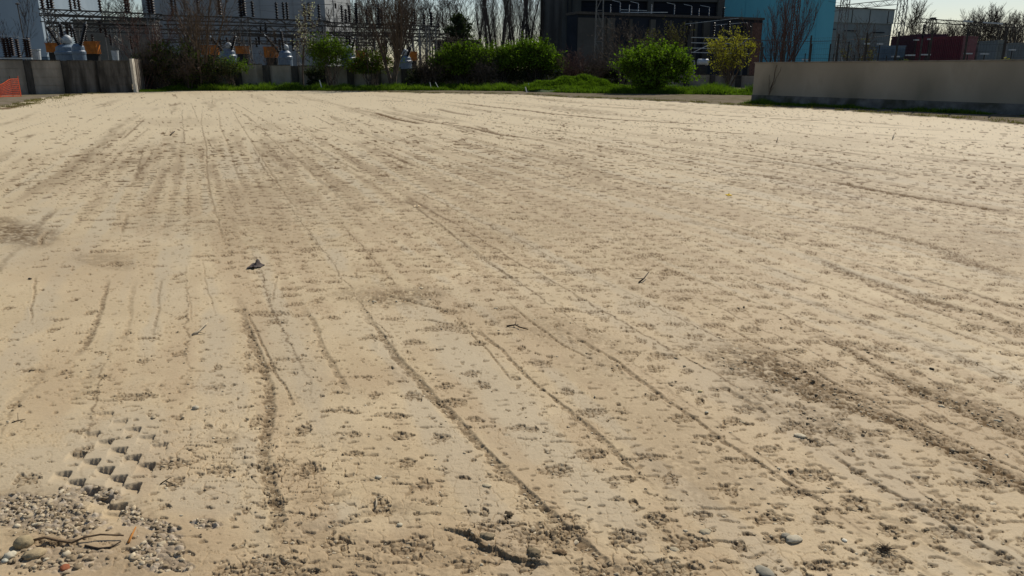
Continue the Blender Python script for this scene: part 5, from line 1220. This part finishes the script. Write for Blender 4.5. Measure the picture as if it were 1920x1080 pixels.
# oil breakers
def breaker(px, ybot, yt, w, Y, label, bush=(), dome=True, mat='tank', twin=False, group='blue-grey oil breakers over the wall'):
    root = thing('circuit_breaker', label, 'circuit breaker', (X_(px, Y), Y, 0), group)
    x = X_(px, Y); zt = Z_(yt, Y); r = w/FPX*Y/2
    m = MB(); h = zt-.6
    if mat == 'tank_pale':
        m.lathe((x, Y, .6), [(.001, 0), (r*.7, 0), (r*.72, h*.3), (r*.8, h*.5), (r, h*.96), (r*1.08, h*.97), (r*1.08, h), (.001, h)], 14)
    else:
        m.lathe((x, Y, .6), [(.001, 0), (r*.92, 0), (r, .08), (r, h*.72), (r*1.06, h*.74), (r*1.06, h*.80), (r*.94, h*.83), (r*.9, h*.93), (r*.55, h*1.0), (.001, h)], 20)
    m.build('tank', M[mat], root, smooth=False)
    m = MB()
    for a in range(4): m.bar((x+r*.7*cos(a*pi/2+.7), Y+r*.7*sin(a*pi/2+.7), -.1), (x+r*.7*cos(a*pi/2+.7), Y+r*.7*sin(a*pi/2+.7), .64), .06)
    m.build('support_frame', M['steel_dark'], root)
    if dome:
        m = MB(); dr = r*.42; m.lathe((x+r*.15, Y, zt-.02), [(dr*.6, 0), (dr*.6, dr*.3), (dr, dr*.4), (dr, dr*1.5), (dr*.7, dr*2.0), (.001, dr*2.2)], 14); m.build('dome', M['tank_pale'], root, smooth=True)
    for (dx, dy_, L) in bush:
        m = MB(); ax = np.array([dx, -.15, 1.0]); ax /= np.linalg.norm(ax); c = (x+dx*r*1.1, Y-.1, zt-.15); insul(m, c, L, .19, int(L/.17), tuple(ax), 8); b = m.build('bushing', M['insul_dark'], root)
        m = MB(); e = np.array(c)+ax*L; m.bar(e, e+ax*.18, .05, .04, 8); ORG.setdefault(b.name, (0, 0, 0)); m.build('terminal', M['tank_pale'], b)
    return root
breaker(131, 112, 84, 38, 74, 'largest blue-grey breaker tank, left of the pair over the left wall', bush=[(-.45, 0, 1.9), (.0, 0, 2.0)])
breaker(153, 112, 82, 22, 72, 'slimmer blue-grey breaker tank with two black bushings, right of the largest', bush=[(-.02, 0, 1.5), (.5, 0, 2.1)], dome=False)
breaker(72, 112, 92, 17, 66, 'small whitish flared drum on the wall line left of the breakers', dome=False, mat='tank_pale')
breaker(220, 112, 95, 12, 70, 'small pale drum near the right end of the left wall', dome=False, mat='tank_pale')
breaker(431, 120, 92, 26, 78, 'breaker tank behind the light green sapling bush', bush=[(-.7, 0, 1.5), (.45, 0, 1.6)])
breaker(537, 120, 95, 24, 78, 'breaker tank with tall slanting bushings left of the blossom tree', bush=[(-.75, 0, 1.9), (-.05, 0, 2.0)])
breaker(655, 125, 98, 26, 80, 'breaker tank right of the conical yellow-green bush', bush=[(-.55, 0, 1.9), (.35, 0, 1.6)])
breaker(758, 130, 105, 28, 82, 'breaker tank beside the lattice column', bush=[(-.4, 0, 1.3), (.4, 0, 1.2)])
# orange machines
def cabinet(px, y0, y1, w, Y, label):
    root = thing('orange_cabinet', label, 'cabinet', (X_(px, Y), Y, 0), 'orange cabinets in the substation'); x = X_(px, Y); ww = w/FPX*Y; z1 = Z_(y0, Y); z0 = Z_(y1, Y)
    m = MB(); m.box((x, Y, (z0+z1)/2), (ww, .8, z1-z0)); m.box((x, Y, z1+.04), (ww+.1, .9, .07)); m.build('body', M['orange'], root)
    m = MB(); m.box((x-ww*.22, Y-.415, (z0+z1)/2), (ww*.38, .02, (z1-z0)*.8)); m.box((x+ww*.22, Y-.415, (z0+z1)/2), (ww*.38, .02, (z1-z0)*.8)); m.build('door', M['orange'], root)
    m = MB(); m.box((x, Y+.1, z0/2-.02), (ww*.85, .5, z0)); m.build('base', M['black'], root)
    return root
cabinet(107, 82, 98, 19, 78, 'orange cabinet left of the largest breaker tank')
cabinet(177, 79, 101, 26, 78, 'orange cabinet right of the breaker pair')
cabinet(398, 86, 103, 28, 82, 'orange cabinet behind the twigs of the large bare tree')
cabinet(458, 88, 101, 20, 82, 'small orange cabinet right of the sapling bush')
cabinet(511, 89, 108, 22, 82, 'orange cabinet left of the slanting bushings')
cabinet(677, 96, 112, 14, 84, 'faded orange cabinet half hidden by the loose green bush')
cabinet(776, 98, 114, 12, 86, 'dull orange cabinet beside the lattice column, rightmost')
# post insulators at far left
ri = thing('insulator_rack', 'rack of brown post insulators on the left wall line at the frame edge', 'insulators', (X_(28, 64), 64, 0))
for a, yt, yb in [(5, 71, 108), (12, 70, 108), (19, 70, 105), (30, 73, 108), (45, 71, 107), (51, 70, 107)]:
    x, _, z1 = at(a, yt, 64); z0 = at(a, yb, 64)[2]; m = MB(); insul(m, (x, 64, z0), z1-z0, .20, 9); m.build('insulator', M['insul'], ri)
m = MB(); m.bar(at(-8, 67, 64), at(34, 68, 64), .03); m.bar(at(30, 70, 63.8), at(56, 74, 63.8), .03); m.bar(at(-20, 109.5, 64), at(60, 109.5, 64), .09); m.build('busbar', M['tank_pale'], ri)
m = MB()
for a in (-15, 12, 50): m.bar((X_(a, 64), 64.1, -.1), (X_(a, 64), 64.1, Z_(110, 64)), .06)
m.build('frame', M['steel_dark'], ri)
lp = thing('lamp_post', 'slim lamp post before the pale blue building', 'lamp post', (X_(57, 66), 66, 0)); m = MB(); x = X_(57, 66); m.bar((x, 66, -.1), (x-.15, 66, 7.0), .06, .04, 8); m.build('pole', M['steel_dark'], lp)
m = MB(); m.lathe((x-.13, 66, Z_(9, 66)), [(.02, 0), (.16, .02), (.16, .10), (.03, .16)], 10); m.build('pole_head', M['steel_dark'], lp)
# substation in front of the power house
sg = thing('steel_gantry', 'low tubular gantry with grey insulators in front of the power house', 'gantry', (X_(1350, 84), 84, 0), 'steel gantries of the substation')
m = MB()
for y0, y1 in ((70, 73), (80, 83), (90, 92), (98, 101)): m.bar(at(1296, y0, 84), at(1404, y1, 84), .05, .05)
m.bar(at(1285, 45, 84), at(1385, 34, 84), .03); m.bar(at(1340, 47, 84), at(1400, 42, 84), .03); m.bar(at(1300, 98, 84.1), at(1350, 74, 84.1), .04); m.bar(at(1375, 92, 84.1), at(1405, 72, 84.1), .04)
m.build('pipe_rail', M['tank_pale'], sg)
for a in (1294, 1352, 1404):
    m = MB(); m.bar((X_(a, 84), 84.2, -.1), (X_(a, 84), 84.2, Z_(45, 84)), .09, .08, 8); m.build('column', M['steel_dark'], sg)
for a, yt, yb in [(1293, 46, 66), (1339, 41, 69), (1351, 47, 68), (1367, 39, 66), (1399, 42, 60), (1406, 48, 66), (1357, 13, 33)]:
    x, _, z1 = at(a, yt, 83.8); z0 = at(a, yb, 83.8)[2]; m = MB(); insul(m, (x, 83.8, z0), z1-z0, .20, 6); m.build('insulator', M['insul_dark'], sg)
tr = thing('roof_insulators', 'row of small insulators with pale arms along the annex roof', 'insulators', (X_(1250, 88), 88, 0))
for a, yt, yb, dx in [(1163, 5, 20, -14), (1197, 7, 20, -14), (1222, 8, 24, 0), (1265, 9, 24, -14), (1297, 12, 27, -14), (1330, 14, 29, -16), (1145, 8, 20, 0), (1180, 9, 20, 0), (1311, 16, 28, 0)]:
    Yp = fx(a)[1]+2.0; x, _, z1 = at(a, yt, Yp); z0 = HA+.28; m = MB(); insul(m, (x, Yp, z0), max(.5, z1-z0), .09, 7); m.build('insulator', M['tank'], tr)
    if dx: m = MB(); m.bar((x, Yp, z1+.05), (x+dx/FPX*Yp, Yp, z1+.25), .035); m.build('arm', M['tank_pale'], tr)
m = MB(); Yp = fx(1200)[1]+1.0; m.bar((X_(1160, Yp), Yp, HA+.5), (X_(1246, Yp), Yp, HA+.5), .06); m.bar((X_(1160, Yp), Yp, HA+.8), (X_(1208, Yp), Yp, HA+.7), .04)
m.build('rail', M['tank_pale'], tr)
# slim masts beside the power house
def pylon(name, label, px, Y, ytop, w, ybase=None, mat='steel', group='lattice pylons', r=.04, taper=.6, step=.7):
    root = thing(name, label, 'pylon', (X_(px, Y), Y, 0), group); m = MB(); lattice_col(m, X_(px, Y), Y, 0, Z_(ytop, Y), w, step, r, taper); m.build('lattice', M[mat], root); return root
pylon('lattice_mast', 'tall slim pale mast of two legs in front of the power house pier', 1121, 80, -40, .85, r=.035, taper=.75, step=1.3)
pylon('lattice_pylon', 'dark lattice pylon in front of the bright blue building', 1481, 70, -45, .55, mat='bark_red', r=.045, taper=.8)
pA = pylon('lattice_pylon', 'grey lattice pylon carrying the left end of the truss before the hall', 1570, 74, -30, .75, mat='steel', r=.04, taper=.75)
pB_ = pylon('lattice_pylon', 'grey lattice pylon carrying the right end of the truss, by the containers', 1675, 74, -3, .75, mat='steel', r=.04, taper=.8)
tb = thing('truss_beam', 'long lattice truss spanning between the two pylons', 'truss', at(1620, 5, 74), 'lattice pylons'); m = MB(); lattice_beam(m, at(1567, 11, 74), at(1680, -1, 74), .5, .45, .55, .032); m.build('lattice', M['steel'], tb)
t2 = thing('steel_gantry', 'far right lattice gantry crossing in front of the skyline trees', 'gantry', (X_(1815, 95), 95, 0), 'steel gantries of the substation')
m = MB(); lattice_beam(m, at(1725, 35, 95), at(1905, 46, 95), .6, .4, .7, .04); m.build('beam', M['steel_dark'], t2)
m = MB(); m.bar(at(1807, 39.5, 94.5), at(1824, 40.5, 94.5), .14); m.bar(at(1843, 42, 94.5), at(1880, 44.5, 94.5), .12); m.build('beam_cover', M['tank_pale'], t2)
for a, yt in ((1733, 36), (1817, 42), (1862, 44), (1895, 47)):
    m = MB(); lattice_col(m, X_(a, 95), 95, 0, Z_(yt, 95), .8, .8, .045); m.build('column', M['steel_dark'], t2)
m = MB(); m.box((X_(1735, 95), 95, Z_(34.5, 95)), (.5, .5, .2)); m.build('beam_end_box', M['steel_dark'], t2)
pp = thing('insulator_post', 'stout dark post insulator standing above the maroon container', 'insulator', (X_(1721, 62), 62, 0)); m = MB(); insul(m, (X_(1721, 62), 62, Z_(72, 62)), Z_(45, 62)-Z_(72, 62), .13, 12); m.build('insulator', M['insul_dark'], pp)
m = MB(); m.bar((X_(1721, 62), 62, -.1), (X_(1721, 62), 62, Z_(72, 62)), .08, .07, 8); m.build('post', M['steel_dark'], pp)
# overhead lines on the right
def wire(label, p, q, Y0, Y1, sag, r=.02, mat='steel_dark'):
    m = MB(); a = np.array(at(*p, Y0)); b = np.array(at(*q, Y1)); n = 16
    for k in range(n):
        t = k/n; t2_ = (k+1)/n; A = a+(b-a)*t-np.array([0, 0, sag*4*t*(1-t)]); B = a+(b-a)*t2_-np.array([0, 0, sag*4*t2_*(1-t2_)]); m.bar(A, B, r, caps=False)
    tag(m.build('power_line', M[mat], loc=tuple(a)), label, 'power line', 'overhead lines')
wire('dark power line running over the rendered wall before the blue building', (1400, 74), (1672, 66), 52, 74, .3, .03)
wire('upper thin power line from the blue building to the pylon', (1553, 2), (1668, 8), 74, 74, .2, .015)
wire('thin power line right of the truss pylon, above the containers', (1664, 42), (1725, 44), 74, 95, .1, .03)
wire('faint power line sloping down at the far right sky', (1880, 28), (1940, 45), 95, 95, .1, .015)
wire('faint line crossing the top of the far right trees', (1845, 34), (1940, 30), 95, 95, .1, .012)
# equipment tops and a lamp over the wall, sunlight put into pale tops
def equip_post(px, y, Y, w, label):
    root = thing('equipment_post', label, 'equipment_post', (X_(px, Y), Y, 0), 'lamp and equipment posts seen over the rendered wall'); x, _, z = at(px, y, Y); m = MB(); m.bar((x, Y, -.1), (x, Y, z-.06), .04, .035, 8); m.build('pole', M['black'], root)
    m = MB(); m.box((x, Y, z), (w, .25, .09), .2); m.build('pole_head', M['tank_pale'], root)
equip_post(1707, 103.5, 56, .62, 'pale flat equipment top below the left part of the maroon container')
equip_post(1736, 102.5, 56, .62, 'pale flat equipment top right of its twin, before the maroon container')
equip_post(1718, 75, 58, .3, 'tiny pale equipment top at the top of the maroon container')
equip_post(1743, 73.5, 58, .2, 'smaller pale equipment top at the top right of the maroon container')
equip_post(1650, 82.5, 50, .28, 'black-posted equipment with a pale top left of the low grey container')
equip_post(1626, 82, 48, .22, 'dark lamp post close to the fence before the hall')
equip_post(1679, 106, 54, .5, 'low pale equipment top over the green shrub')
equip_post(1815, 100.5, 56, .55, 'pale equipment top in front of the dull brown container')
equip_post(1846, 101, 56, .55, 'pale equipment top right of the one by the brown container')
equip_post(1898, 93.5, 56, .4, 'pale equipment top near the right edge over the wall')
equip_post(1510, 112, 50, .35, 'pale lamp head low over the left part of the rendered wall')
# round white tank near the round bush
tk = thing('small_tank', 'small white round tank on a dark stand right of the round green bush', 'tank', (X_(1315, 80), 80, 0)); m = MB(); m.lathe((X_(1307, 80), 80, Z_(116.5, 80)), [(.001, 0), (.28, 0), (.33, .08), (.33, 1.0), (.28, 1.1), (.001, 1.1)], 14, (1, 0, 0)); m.build('drum', M['tank_pale'], tk, smooth=True)
m = MB(); m.box((X_(1313, 80), 80, Z_(122, 80)/2), (.8, .5, Z_(122, 80))); m.build('stand', M['black'], tk)
pi_ = thing('pipe_frame', 'pale bent pipe frame right of the round green bush', 'pipe', (X_(1298, 79), 79, 0)); m = MB(); m.bar(at(1290, 114, 79), at(1302, 114, 79), .04); m.bar(at(1302.5, 114, 79), (at(1302.5, 114, 79)[0], 79, 0), .04); m.build('pipe', M['tank_pale'], pi_)
